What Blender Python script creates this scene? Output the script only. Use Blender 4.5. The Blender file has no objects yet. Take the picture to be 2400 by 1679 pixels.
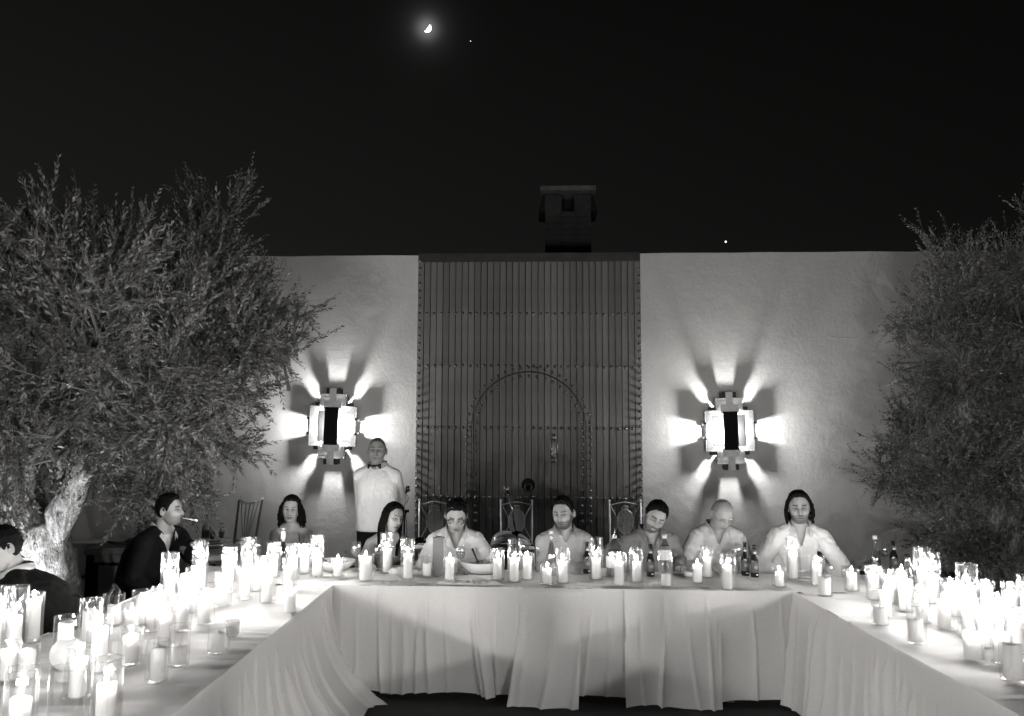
import bpy, math, random
import numpy as np
from mathutils import Matrix, Vector, noise as mnoise

R = math.radians
PI = math.pi
random.seed(7)
rng = np.random.default_rng(11)
sc = bpy.context.scene
COL = sc.collection

# ------------------------------------------------------------------ camera
CAM = Vector((0.0, 0.0, 1.77))
FPX = 1900.0                       # focal length in pixels of the 2400 px wide photograph
PITCH = math.atan(190.0 / FPX)
ROLL = R(0.2)
cam_d = bpy.data.cameras.new('camera')
cam_d.lens = 36.0 * FPX / 2400.0
cam_d.sensor_width = 36.0
cam_d.clip_start = 0.05
cam_d.clip_end = 3000.0
cam = bpy.data.objects.new('camera', cam_d)
COL.objects.link(cam)
CM = Matrix.Translation(CAM) @ Matrix.Rotation(PI / 2 + PITCH, 4, 'X') @ Matrix.Rotation(ROLL, 4, 'Z')
cam.matrix_world = CM
sc.camera = cam


def ray(px, py):
    d = CM.to_3x3() @ Vector(((px - 1200) / FPX, -(py - 839.5) / FPX, -1.0))
    return d


def onz(px, py, z):
    d = ray(px, py)
    return CAM + d * ((z - CAM.z) / d.z)


def at(px, py, s):
    return CAM + ray(px, py) * (FPX / s)


# ------------------------------------------------------------------ night sky
MOON_DIR = ray(1001, 67).normalized()
w = bpy.data.worlds.new('World')
sc.world = w
w.use_nodes = True
nt = w.node_tree
nt.nodes.clear()
N_ = nt.nodes.new
out = N_('ShaderNodeOutputWorld')
bg = N_('ShaderNodeBackground')
tc = N_('ShaderNodeTexCoord')
sep = N_('ShaderNodeSeparateXYZ')
nt.links.new(tc.outputs['Generated'], sep.inputs[0])
ramp = N_('ShaderNodeValToRGB')
ramp.color_ramp.elements[0].position = 0.0
ramp.color_ramp.elements[0].color = (0.0225, 0.0218, 0.0210, 1)
ramp.color_ramp.elements[1].position = 0.62
ramp.color_ramp.elements[1].color = (0.0028, 0.0027, 0.0026, 1)
e = ramp.color_ramp.elements.new(0.24)
e.color = (0.0095, 0.0092, 0.0088, 1)
nt.links.new(sep.outputs['Z'], ramp.inputs[0])
# the town glow lies towards the left of the view: fade a little from left to right
mr = N_('ShaderNodeMapRange')
mr.inputs[1].default_value = -0.6
mr.inputs[2].default_value = 0.6
mr.inputs[3].default_value = 1.25
mr.inputs[4].default_value = 0.45
nt.links.new(sep.outputs['X'], mr.inputs[0])
mul = N_('ShaderNodeVectorMath')
mul.operation = 'SCALE'
nt.links.new(ramp.outputs[0], mul.inputs[0])
nt.links.new(mr.outputs[0], mul.inputs['Scale'])
# aureole of the moon in the thin night haze
dot = N_('ShaderNodeVectorMath')
dot.operation = 'DOT_PRODUCT'
dot.inputs[1].default_value = MOON_DIR
nrm = N_('ShaderNodeVectorMath')
nrm.operation = 'NORMALIZE'
nt.links.new(tc.outputs['Generated'], nrm.inputs[0])
nt.links.new(nrm.outputs[0], dot.inputs[0])
om = N_('ShaderNodeMath')
om.operation = 'SUBTRACT'
om.inputs[0].default_value = 1.0
nt.links.new(dot.outputs['Value'], om.inputs[1])


def aur(k, a):
    m1 = N_('ShaderNodeMath'); m1.operation = 'MULTIPLY'; m1.inputs[1].default_value = -k
    nt.links.new(om.outputs[0], m1.inputs[0])
    m2 = N_('ShaderNodeMath'); m2.operation = 'EXPONENT'
    nt.links.new(m1.outputs[0], m2.inputs[0])
    m3 = N_('ShaderNodeMath'); m3.operation = 'MULTIPLY'; m3.inputs[1].default_value = a
    nt.links.new(m2.outputs[0], m3.inputs[0])
    return m3


a1 = aur(18000.0, 0.16)
a2 = aur(4500.0, 0.028)
a3 = aur(900.0, 0.004)
s1 = N_('ShaderNodeMath'); s1.operation = 'ADD'
s2 = N_('ShaderNodeMath'); s2.operation = 'ADD'
nt.links.new(a1.outputs[0], s1.inputs[0]); nt.links.new(a2.outputs[0], s1.inputs[1])
nt.links.new(s1.outputs[0], s2.inputs[0]); nt.links.new(a3.outputs[0], s2.inputs[1])
vadd = N_('ShaderNodeVectorMath'); vadd.operation = 'ADD'
nt.links.new(mul.outputs[0], vadd.inputs[0]); nt.links.new(s2.outputs[0], vadd.inputs[1])
nt.links.new(vadd.outputs[0], bg.inputs['Color'])
bg.inputs['Strength'].default_value = 0.68
nt.links.new(bg.outputs[0], out.inputs[0])

sc.view_settings.view_transform = 'Standard'
sc.view_settings.look = 'None'
sc.view_settings.exposure = 0.45
sc.view_settings.gamma = 1.0
sc.render.engine = 'CYCLES'
cy = sc.cycles
cy.use_denoising = True
try:
    cy.denoiser = 'OPENIMAGEDENOISE'
    cy.denoising_input_passes = 'RGB_ALBEDO_NORMAL'
except Exception:
    pass
cy.transparent_max_bounces = 40
cy.max_bounces = 8
cy.diffuse_bounces = 4
cy.glossy_bounces = 3
cy.transmission_bounces = 6
cy.sample_clamp_indirect = 6.0
cy.sample_clamp_direct = 0.0
cy.caustics_reflective = False
cy.caustics_refractive = False
cy.use_light_tree = True
CANDLE_W = 4.0
SCONCE_W = 100.0
TREE_SPOT_W = 130.0
DENS = 1.0

# ------------------------------------------------------------------ mesh helpers


def V(*a):
    return np.array(a, dtype=float)


class MB:
    def __init__(self):
        self.v = []
        self.f = []
        self.n = 0

    def add(self, verts, faces):
        verts = np.asarray(verts, dtype=float).reshape(-1, 3)
        self.v.append(verts)
        o = self.n
        for f in faces:
            self.f.append(tuple(int(i) + o for i in f))
        self.n += len(verts)
        return self

    def box(self, c, s, M=None):
        x, y, z = [k / 2 for k in s]
        p = np.array([[-x, -y, -z], [x, -y, -z], [x, y, -z], [-x, y, -z], [-x, -y, z], [x, -y, z], [x, y, z], [-x, y, z]])
        if M is not None:
            p = p @ np.array(M.to_3x3()).T
        p = p + np.array(c)
        return self.add(p, [(0, 3, 2, 1), (4, 5, 6, 7), (0, 1, 5, 4), (1, 2, 6, 5), (2, 3, 7, 6), (3, 0, 4, 7)])

    def bar(self, a, b, wx, wy):
        a = Vector(a); b = Vector(b)
        d = b - a
        q = d.to_track_quat('Z', 'Y').to_matrix()
        return self.box((a + b) / 2, (wx, wy, d.length), q)

    def tube(self, pts, rad, n=8, caps=True, flat=None):
        pts = [np.array(p, dtype=float) for p in pts]
        m = len(pts)
        if np.isscalar(rad):
            rad = [rad] * m
        T = []
        for i in range(m):
            a = pts[max(i - 1, 0)]; b = pts[min(i + 1, m - 1)]
            t = b - a
            T.append(t / (np.linalg.norm(t) + 1e-12))
        ref = np.array([0, 0, 1.0]) if abs(T[0][2]) < 0.9 else np.array([1.0, 0, 0])
        u = np.cross(T[0], ref); u /= np.linalg.norm(u)
        rings = []
        for i in range(m):
            u = u - T[i] * np.dot(u, T[i]); u /= (np.linalg.norm(u) + 1e-12)
            vv = np.cross(T[i], u)
            a = np.arange(n) * 2 * PI / n
            fl = 1.0 if flat is None else flat
            rings.append(pts[i] + rad[i] * (np.outer(np.cos(a), u) + fl * np.outer(np.sin(a), vv)))
        vs = np.concatenate(rings)
        fs = []
        for i in range(m - 1):
            for j in range(n):
                k = (j + 1) % n
                fs.append((i * n + j, i * n + k, (i + 1) * n + k, (i + 1) * n + j))
        if caps:
            fs.append(tuple(range(n - 1, -1, -1)))
            fs.append(tuple((m - 1) * n + j for j in range(n)))
        return self.add(vs, fs)

    def lathe(self, prof, n=24, c=(0, 0, 0), M=None):
        a = np.arange(n) * 2 * PI / n
        vs = []
        for r, z in prof:
            vs.append(np.stack([r * np.cos(a), r * np.sin(a), np.full(n, z)], 1))
        vs = np.concatenate(vs)
        if M is not None:
            vs = vs @ np.array(M.to_3x3()).T
        vs = vs + np.array(c)
        fs = []
        for i in range(len(prof) - 1):
            for j in range(n):
                k = (j + 1) % n
                fs.append((i * n + j, i * n + k, (i + 1) * n + k, (i + 1) * n + j))
        return self.add(vs, fs)

    def ball(self, c, r, n=12, m=8, M=None):
        if np.isscalar(r):
            r = (r, r, r)
        th = np.linspace(0, PI, m + 1)
        ph = np.arange(n) * 2 * PI / n
        vs = np.array([[math.sin(t) * math.cos(p) * r[0], math.sin(t) * math.sin(p) * r[1], math.cos(t) * r[2]] for t in th for p in ph])
        if M is not None:
            vs = vs @ np.array(M.to_3x3()).T
        vs = vs + np.array(c)
        fs = []
        for i in range(m):
            for j in range(n):
                k = (j + 1) % n
                fs.append((i * n + j, (i + 1) * n + j, (i + 1) * n + k, i * n + k))
        return self.add(vs, fs)

    def torus(self, c, Rr, r, n=24, m=6, M=None, sx=1.0, sy=1.0, a0=0.0, a1=2 * PI):
        full = abs(a1 - a0 - 2 * PI) < 1e-6
        k = n if full else n + 1
        pts = []
        for i in range(k):
            a = a0 + (a1 - a0) * i / n
            pts.append(np.array([Rr * sx * math.cos(a), Rr * sy * math.sin(a), 0]))
        pts = np.array(pts)
        if M is not None:
            pts = pts @ np.array(M.to_3x3()).T
        pts = pts + np.array(c)
        if full:
            pts = np.concatenate([pts, pts[:1]])
        return self.tube(list(pts), r, m, caps=not full)

    def grid(self, P):
        """P: (m,n,3) array of points"""
        m, n = P.shape[:2]
        idx = np.arange(m * n).reshape(m, n)
        f = np.stack([idx[:-1, :-1], idx[:-1, 1:], idx[1:, 1:], idx[1:, :-1]], -1).reshape(-1, 4)
        return self.add(P.reshape(-1, 3), f)

    def mesh(self, name, smooth=False):
        me = bpy.data.meshes.new(name)
        vs = np.concatenate(self.v) if self.v else np.zeros((0, 3))
        me.from_pydata(vs.tolist(), [], self.f)
        if smooth:
            me.polygons.foreach_set('use_smooth', [True] * len(me.polygons))
        me.update()
        return me

    def build(self, name, mat=None, parent=None, smooth=False, loc=None, rz=0.0):
        me = self.mesh(name, smooth)
        if mat is not None:
            me.materials.append(mat)
        return link(name, me, parent, loc, rz)


def link(name, me, parent=None, loc=None, rz=0.0):
    o = bpy.data.objects.new(name, me)
    COL.objects.link(o)
    if parent is not None:
        o.parent = parent
    if loc is not None:
        o.location = loc
    o.rotation_euler.z = rz
    return o


def tag(o, label=None, cat=None, group=None, kind=None):
    if label: o['label'] = label
    if cat: o['category'] = cat
    if group: o['group'] = group
    if kind: o['kind'] = kind
    return o


def thing(name, label, cat, loc=(0, 0, 0), rz=0.0, group=None):
    o = bpy.data.objects.new(name, None)
    COL.objects.link(o)
    o.empty_display_size = 0.1
    o.location = loc
    o.rotation_euler.z = rz
    return tag(o, label, cat, group)


# ------------------------------------------------------------------ materials
MATS = {}


def mat(name, v=0.5, rough=0.6, metal=0.0, spec=0.5, bump=None, var=None, tint=0.0, coat=0.0, sheen=0.0, trans=0.0, sss=0.0, attr=None, objvar=0.0):
    """bump=(scale, strength, dist[, stretch xyz]); var=(scale, amount[, stretch])"""
    m = bpy.data.materials.new(name)
    m.use_nodes = True
    nt = m.node_tree
    b = nt.nodes['Principled BSDF']
    c = (v * (1 + tint), v, v * (1 - tint), 1)
    b.inputs['Base Color'].default_value = c
    b.inputs['Roughness'].default_value = rough
    b.inputs['Metallic'].default_value = metal
    b.inputs['Specular IOR Level'].default_value = spec
    b.inputs['Coat Weight'].default_value = coat
    if sheen:
        b.inputs['Sheen Weight'].default_value = sheen
    if sss:
        b.inputs['Subsurface Weight'].default_value = 1.0
        b.inputs['Subsurface Radius'].default_value = (1, 1, 1)
        b.inputs['Subsurface Scale'].default_value = sss
    tcn = nt.nodes.new('ShaderNodeTexCoord')

    def coord(stretch):
        if not stretch:
            return tcn.outputs['Object']
        mp = nt.nodes.new('ShaderNodeMapping')
        mp.inputs['Scale'].default_value = stretch
        nt.links.new(tcn.outputs['Object'], mp.inputs[0])
        return mp.outputs[0]
    col = None
    if attr:
        at_ = nt.nodes.new('ShaderNodeAttribute')
        at_.attribute_name = attr
        col = at_.outputs['Color']
    if var:
        nz = nt.nodes.new('ShaderNodeTexNoise')
        nz.inputs['Scale'].default_value = var[0]
        nz.inputs['Detail'].default_value = 8
        nz.inputs['Roughness'].default_value = 0.62
        nt.links.new(coord(var[2] if len(var) > 2 else None), nz.inputs['Vector'])
        mr_ = nt.nodes.new('ShaderNodeMapRange')
        mr_.inputs[1].default_value = 0.28
        mr_.inputs[2].default_value = 0.72
        mr_.inputs[3].default_value = 1 - var[1]
        mr_.inputs[4].default_value = 1 + var[1]
        nt.links.new(nz.outputs['Fac'], mr_.inputs[0])
        vm = nt.nodes.new('ShaderNodeVectorMath')
        vm.operation = 'SCALE'
        if col is not None:
            nt.links.new(col, vm.inputs[0])
        else:
            vm.inputs[0].default_value = c[:3]
        nt.links.new(mr_.outputs[0], vm.inputs['Scale'])
        col = vm.outputs[0]
    if objvar:
        oi = nt.nodes.new('ShaderNodeObjectInfo')
        mr2 = nt.nodes.new('ShaderNodeMapRange')
        mr2.inputs[3].default_value = 1 - objvar
        mr2.inputs[4].default_value = 1 + objvar
        nt.links.new(oi.outputs['Random'], mr2.inputs[0])
        vm2 = nt.nodes.new('ShaderNodeVectorMath')
        vm2.operation = 'SCALE'
        if col is not None:
            nt.links.new(col, vm2.inputs[0])
        else:
            vm2.inputs[0].default_value = c[:3]
        nt.links.new(mr2.outputs[0], vm2.inputs['Scale'])
        col = vm2.outputs[0]
    if col is not None:
        nt.links.new(col, b.inputs['Base Color'])
    if bump:
        prev = None
        layers = bump if isinstance(bump[0], (tuple, list)) else [bump]
        for bp in layers:
            nz = nt.nodes.new('ShaderNodeTexNoise')
            nz.inputs['Scale'].default_value = bp[0]
            nz.inputs['Detail'].default_value = 7
            nz.inputs['Roughness'].default_value = 0.6
            nt.links.new(coord(bp[3] if len(bp) > 3 else None), nz.inputs['Vector'])
            bn = nt.nodes.new('ShaderNodeBump')
            bn.inputs['Strength'].default_value = bp[1]
            bn.inputs['Distance'].default_value = bp[2]
            nt.links.new(nz.outputs['Fac'], bn.inputs['Height'])
            if prev is not None:
                nt.links.new(prev.outputs[0], bn.inputs['Normal'])
            prev = bn
        nt.links.new(prev.outputs[0], b.inputs['Normal'])
    if trans:
        tr = nt.nodes.new('ShaderNodeBsdfTranslucent')
        if col is not None:
            nt.links.new(col, tr.inputs[0])
        else:
            tr.inputs[0].default_value = c
        mx = nt.nodes.new('ShaderNodeMixShader')
        mx.inputs[0].default_value = trans
        o = nt.nodes['Material Output']
        nt.links.new(b.outputs[0], mx.inputs[1])
        nt.links.new(tr.outputs[0], mx.inputs[2])
        nt.links.new(mx.outputs[0], o.inputs[0])
    MATS[name] = m
    return m


def emis(name, strength, v=1.0, through=False):
    m = bpy.data.materials.new(name)
    m.use_nodes = True
    nt = m.node_tree
    nt.nodes.clear()
    o = nt.nodes.new('ShaderNodeOutputMaterial')
    e = nt.nodes.new('ShaderNodeEmission')
    e.inputs[0].default_value = (v, v * .99, v * .97, 1)
    e.inputs[1].default_value = strength
    if through:
        t = nt.nodes.new('ShaderNodeBsdfTransparent')
        a = nt.nodes.new('ShaderNodeAddShader')
        nt.links.new(e.outputs[0], a.inputs[0])
        nt.links.new(t.outputs[0], a.inputs[1])
        nt.links.new(a.outputs[0], o.inputs[0])
        m.cycles.emission_sampling = 'NONE'
    else:
        nt.links.new(e.outputs[0], o.inputs[0])
    return m


def thin_glass(name, tcol=0.97, gl=0.10, rough=0.04, streak=0.0, milk=0.0, ripple=0.25):
    """thin-walled glass: clear with fresnel reflections; 'streak' adds the vertical ribs of hand-drawn glass"""
    m = bpy.data.materials.new(name)
    m.use_nodes = True
    nt = m.node_tree
    nt.nodes.clear()
    L = nt.links.new
    o = nt.nodes.new('ShaderNodeOutputMaterial')
    t = nt.nodes.new('ShaderNodeBsdfTransparent')
    t.inputs[0].default_value = (tcol, tcol, tcol, 1)
    g = nt.nodes.new('ShaderNodeBsdfGlossy')
    g.inputs['Color'].default_value = (1, 1, 1, 1)
    g.inputs['Roughness'].default_value = rough
    tcn = nt.nodes.new('ShaderNodeTexCoord')
    mp = nt.nodes.new('ShaderNodeMapping')
    mp.inputs['Scale'].default_value = (95, 95, 5)
    L(tcn.outputs['Object'], mp.inputs[0])
    nz = nt.nodes.new('ShaderNodeTexNoise')
    nz.inputs['Scale'].default_value = 1.0
    nz.inputs['Detail'].default_value = 3
    L(mp.outputs[0], nz.inputs['Vector'])
    bn = nt.nodes.new('ShaderNodeBump')
    bn.inputs['Strength'].default_value = ripple
    bn.inputs['Distance'].default_value = 0.004
    L(nz.outputs['Fac'], bn.inputs['Height'])
    L(bn.outputs[0], g.inputs['Normal'])
    lw = nt.nodes.new('ShaderNodeLayerWeight')
    lw.inputs['Blend'].default_value = 0.22
    mr_ = nt.nodes.new('ShaderNodeMapRange')
    mr_.inputs[3].default_value = gl
    mr_.inputs[4].default_value = 0.55
    L(lw.outputs['Facing'], mr_.inputs[0])
    mx = nt.nodes.new('ShaderNodeMixShader')
    L(mr_.outputs[0], mx.inputs[0])
    L(t.outputs[0], mx.inputs[1])
    L(g.outputs[0], mx.inputs[2])
    last = mx
    if streak or milk:
        tr = nt.nodes.new('ShaderNodeBsdfTranslucent')
        tr.inputs[0].default_value = (1, 1, 1, 1)
        df = nt.nodes.new('ShaderNodeBsdfDiffuse')
        df.inputs[0].default_value = (.9, .9, .9, 1)
        ad = nt.nodes.new('ShaderNodeMixShader')
        ad.inputs[0].default_value = 0.6
        L(df.outputs[0], ad.inputs[1]); L(tr.outputs[0], ad.inputs[2])
        m2 = nt.nodes.new('ShaderNodeMixShader')
        if streak:
            r2 = nt.nodes.new('ShaderNodeMapRange')
            r2.inputs[1].default_value = 0.47
            r2.inputs[2].default_value = 0.66
            r2.inputs[3].default_value = milk
            r2.inputs[4].default_value = streak
            L(nz.outputs['Fac'], r2.inputs[0])  # white streaks stand in for refracted candlelight
            pw = nt.nodes.new('ShaderNodeMath'); pw.operation = 'POWER'; pw.inputs[1].default_value = 2.5
            L(lw.outputs['Facing'], pw.inputs[0])
            ml = nt.nodes.new('ShaderNodeMath'); ml.operation = 'MULTIPLY_ADD'; ml.inputs[1].default_value = 0.42  # edges whitened as if refracting the flames
            L(pw.outputs[0], ml.inputs[0]); L(r2.outputs[0], ml.inputs[2])
            L(ml.outputs[0], m2.inputs[0])
        else:
            m2.inputs[0].default_value = milk
        L(mx.outputs[0], m2.inputs[1])
        L(ad.outputs[0], m2.inputs[2])
        last = m2
    L(last.outputs[0], o.inputs[0])
    return m


M_plaster = mat('plaster', .60, .9, bump=[(4, .25, .03), (22, .22, .008), (75, .45, .006)], var=(48, .10), tint=.02)
M_ground = mat('ground', .035, .9, bump=(60, .5, .02), var=(9, .3), tint=.01)
M_wood = mat('door_wood', .165, .6, bump=(14, .35, .004, (6, 6, .35)), var=(3.5, .30, (4, 4, .5)), tint=.03, objvar=.20)
M_beam = mat('beam_wood', .035, .7, bump=(10, .5, .006, (.4, 4, 4)), var=(5, .4), tint=.02)
M_iron = mat('iron', .10, .32, metal=.75, var=(30, .3))
M_stud = mat('stud', .16, .30, metal=.8)
M_strip = mat('strip', .03, .5)
M_cloth = mat('cloth', .80, .85, var=(150, .05), bump=[(260, .12, .001), (18, .25, .006)], sheen=.1, tint=.015)
M_sheer = mat('sheer', .84, .85, var=(130, .07), bump=[(300, .12, .001), (9, .22, .01, (1, 1, .25))], trans=.12, tint=.015)
M_gauze = mat('gauze', .80, .9, bump=[(60, .4, .006), (300, .2, .001)], trans=.25, tint=.015)
M_wax = mat('wax', .88, .45, sss=.03, tint=.01)
M_flame = emis('flame', 22.0, through=True)
M_wick = mat('wick', .02, .9)
M_glassT = thin_glass('rippled_glass', .985, .12, .05, streak=.05, milk=.002, ripple=.35)
M_glassC = thin_glass('clear_glass', .98, .07, .03, streak=.02, milk=.002, ripple=.15)
M_glassW = thin_glass('wine_glass', .95, .17, .03, streak=.02, milk=.01, ripple=.0)
M_bottleC = thin_glass('bottle_glass', .80, .22, .05, streak=.03, milk=.02, ripple=.05)
M_liquid = thin_glass('liquid', .78, .16, .03, milk=.14, ripple=.0)
M_bottleD = mat('brown_glass', .012, .12, spec=.6)
M_label = mat('paper_label', .55, .7)
M_labelD = mat('dark_label', .10, .6)
M_cap = mat('cap', .75, .5)
M_frost = thin_glass('frosted', .9, .1, .3, milk=.72)
M_black = mat('black_matte', .006, .75, spec=.2)
M_suit = mat('suit', .005, .85, bump=[(400, .2, .001), (14, .5, .012)], spec=.2)
M_suit2 = mat('dark_jacket', .005, .8, bump=[(400, .2, .001), (12, .6, .015)], spec=.2)
M_trouser = mat('trouser', .02, .85)
M_shirtW = mat('white_shirt', .64, .85, bump=[(22, .5, .012), (300, .12, .001)], sheen=.1, trans=.08)
M_shirtG = mat('grey_shirt', .36, .85, bump=[(20, .55, .013), (300, .12, .001)], sheen=.1)
M_shirtG2 = mat('mid_shirt', .20, .85, bump=[(20, .55, .013), (300, .12, .001)], sheen=.1)
M_waiter = mat('waiter_shirt', .72, .8, bump=[(13, .6, .02), (300, .1, .001)], sheen=.1)
M_dress = mat('dress', .06, .8, bump=(20, .3, .01))
M_skin = mat('skin', .4, .5, attr='Col', spec=.25, bump=(500, .08, .001))
M_eye = mat('eye', .6, .12, attr='Col', spec=.6)
M_hair = mat('dark_hair', .0025, .7, bump=[(90, .6, .003, (3, 3, .6)), (300, .4, .0015)], spec=.13)
M_hairG = mat('grey_hair', .34, .6, bump=[(260, .6, .002)], spec=.3)
M_hairS = mat('shaved_hair', .09, .7, bump=[(300, .6, .001)], spec=.3)
M_white = mat('ceramic', .75, .25)
M_plate = mat('ceramic_plate', .7, .3)
M_metalch = mat('chair_metal', .78, .4, metal=.1)
M_cushion = mat('cushion', .7, .8)
M_steel = mat('steel', .6, .22, metal=.9)
M_lampface = mat('lamp_face', .80, .5, metal=.0, var=(17, .22), bump=(50, .3, .002))
M_lampmetal = mat('lamp_metal', .009, .55, metal=.0, var=(11, .45), bump=(40, .3, .003))
M_lampback = mat('lamp_back', .03, .6)
M_bark = mat('bark', .36, .9, bump=[(26, 1.0, .09, (1, 1, .35)), (80, 1.0, .02, (1, 1, .6))], var=(34, .95, (1, 1, .45)))
M_chimney = mat('chimney_brick', .03, .9, bump=(20, .6, .02), var=(8, .4))
M_menu = mat('grey_card', .16, .6, bump=(200, .15, .001))
M_oud = mat('oud_wood', .50, .28, bump=(20, .1, .002), var=(2.2, .3), coat=.3)
M_oud2 = mat('oud_dark_wood', .20, .28, coat=.3)
M_grille = mat('grille', .55, .34, metal=.8)
M_hole = mat('hole', .005, .9)
M_cabinet = mat('cabinet_wood', .16, .6, var=(8, .3), bump=(30, .2, .003))
M_food = mat('food', .35, .7, bump=(40, .6, .01), var=(30, .4))
M_bread = mat('bread', .55, .8, bump=(30, .6, .01), var=(12, .25))
M_cable = mat('cable', .02, .5)
M_moon = emis('moon_glow', 8.0)
M_star = emis('star_glow', 3.0)
M_ember = emis('ember', 6.0)
M_paper = mat('cigarette_paper', .8, .7)

# leaf material: per-leaf tone
M_leaf = mat('olive_leaf', .1, .42, attr='Col', spec=.45, trans=.18)
M_twig = mat('twig', .16, .8)
# ------------------------------------------------------------------ ground
g = MB()
g.add([(-400, -400, 0), (400, -400, 0), (400, 400, 0), (-400, 400, 0)], [(0, 1, 2, 3)])
tag(g.build('ground', M_ground), kind='structure')

# ------------------------------------------------------------------ wall
WYAW = -R(2.5)
WO = Vector((0.22, 10.73, 0.0))
WU = Vector((math.cos(WYAW), math.sin(WYAW), 0))
WN = Vector((-math.sin(WYAW), math.cos(WYAW), 0))      # away from the camera


def wall_uz(px, py, off=0.0):
    """ray through the pixel meets the plane 'off' metres in front of the wall -> (u, z)"""
    d = ray(px, py)
    o = WO - WN * off
    t = (o - CAM).dot(WN) / d.dot(WN)
    p = CAM + d * t
    return (p - WO).dot(WU), p.z


WTOP = wall_uz(1250, 597)[1]
u0, _ = wall_uz(975, 1000)
u1, _ = wall_uz(1505, 1000)
WL, WR, WT = -11.0, 9.5, 0.35
wall = thing('garden_wall', 'tall pale plastered wall with a studded wooden gate in its middle', 'wall', WO, WYAW)


def wall_piece(a, b, zt, name):
    m = MB()
    nx = max(2, int((b - a) / 0.25)); nz = 14
    # slightly uneven front face with a soft top edge
    us = np.linspace(a, b, nx + 1); zs = np.linspace(0, zt, nz + 1)
    P = np.zeros((nz + 1, nx + 1, 3))
    for i, z in enumerate(zs):
        for j, uu in enumerate(us):
            P[i, j] = (uu, -0.006 * mnoise.noise(Vector((uu * 1.1, z * 1.3, 3.0))), z + (0.012 * mnoise.noise(Vector((uu * 1.7, 0, 9))) if i == nz else 0))
    P[:, 0, 1] = 0; P[:, -1, 1] = 0
    m.grid(P)
    # top, back, ends
    top = P[-1]
    back = top + np.array([0, WT, 0])
    m.grid(np.stack([top, back]))
    m.add([(a, WT, 0), (b, WT, 0), tuple(back[-1]), tuple(back[0])], [(0, 3, 2, 1)])
    m.add([(a, 0, 0), (a, WT, 0), tuple(back[0]), tuple(top[0])], [(0, 1, 2, 3)])
    m.add([(b, 0, 0), (b, WT, 0), tuple(back[-1]), tuple(top[-1])], [(0, 3, 2, 1)])
    o = m.build(name, M_plaster, wall, smooth=False)
    return o


wall_piece(WL, u0, WTOP, 'plaster_face')
wall_piece(u1, WR, WTOP + .01, 'plaster_face')
# thin raised plaster seam on the right-hand face
m = MB()
for k in range(26):
    a = u1 + .03 + k * .15
    zc = wall_uz(1700, 792)[1] + .012 * math.sin(k * 1.3) + .01 * math.sin(k * 2.9)
    zd = wall_uz(1700, 792)[1] + .012 * math.sin((k + 1) * 1.3) + .01 * math.sin((k + 1) * 2.9)
    m.tube([(a, .003, zc), (a + .15, .003, zd)], .0035, 5, caps=False)
m.build('plaster_seam', M_plaster, wall, smooth=True)
# skirting along the wall foot, right part
m = MB()
m.box(((u1 + WR) / 2 + .0, -.03, .06), (WR - u1 - .01, .06, .12))
m.build('skirting', M_beam, wall)
m = MB()
m.box(((u0 + WL) / 2, -.03, .06), (u0 - WL - .01, .06, .12))
m.build('skirting', M_beam, wall)

# long low ledge at the left foot of the wall
lu0, _ = wall_uz(120, 1276, .5); lu1, _ = wall_uz(560, 1276, .5)
m = MB()
m.box(((lu0 + lu1) / 2, -.27, .40), (lu1 - lu0, .40, .06))
bench = m.build('stone_bench', mat('bench_stone', .28, .8, var=(10, .2)), loc=WO, rz=WYAW)
tag(bench, 'long low stone bench along the foot of the wall behind the black loudspeaker cabinet', 'bench')
for k in range(5):
    m = MB()
    uu = lu0 + .2 + (lu1 - lu0 - .4) * k / 4
    m.box((uu, -.27, .185), (.22, .32, .37))
    m.build('leg', M_plaster, bench)

# ------------------------------------------------------------------ gate
gate = thing('studded_gate', 'tall dark plank gate with rows of round studs and an arched wicket door', 'gate', WO, WYAW)
GF = -0.004      # gate face is flush with the plaster face
ztop = wall_uz(1240, 614)[1]
NP = 35
pw = (u1 - u0) / NP
pm = []
for k in range(3):
    m = MB()
    m.box((0, 0, ztop / 2), (pw - .009, .05, ztop))
    me = m.mesh('plank')
    me.materials.append(M_wood)
    pm.append(me)
for k in range(NP):
    o = link('plank', pm[k % 3], gate, (u0 + pw * (k + .5), GF + .025 + .002 * ((k * 7) % 5 - 2) / 2, 0))
m = MB(); m.box(((u0 + u1) / 2, GF + .07, ztop / 2), (u1 - u0, .03, ztop)); m.build('backing_board', M_strip, gate)
m = MB(); m.box(((u0 + u1) / 2, .03, (ztop + WTOP) / 2 + .01), (u1 - u0 - .004, .10, WTOP - ztop + .016)); m.build('lintel', M_beam, gate)
# studs
sm = MB()
sm.lathe([(.0215, 0), (.0215, -.004), (.019, -.013), (.012, -.020), (.004, -.023), (.0001, -.0235)], 10, M=Matrix.Rotation(-PI / 2, 3, 'X'))
st_me = sm.mesh('stud', True); st_me.materials.append(M_stud)
NST = 0


def stud(px, py):
    global NST
    u_, z_ = wall_uz(px, py, .0)
    if z_ < .1 or u_ < u0 + .02 or u_ > u1 - .02:
        u_ = min(max(u_, u0 + .025), u1 - .025)
    NST += 1
    o = link('stud', st_me, gate, (u_, GF - .002, z_))
    # flip so the dome faces the camera
    return o


def lerp(a, b, t):
    return a + (b - a) * t


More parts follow.
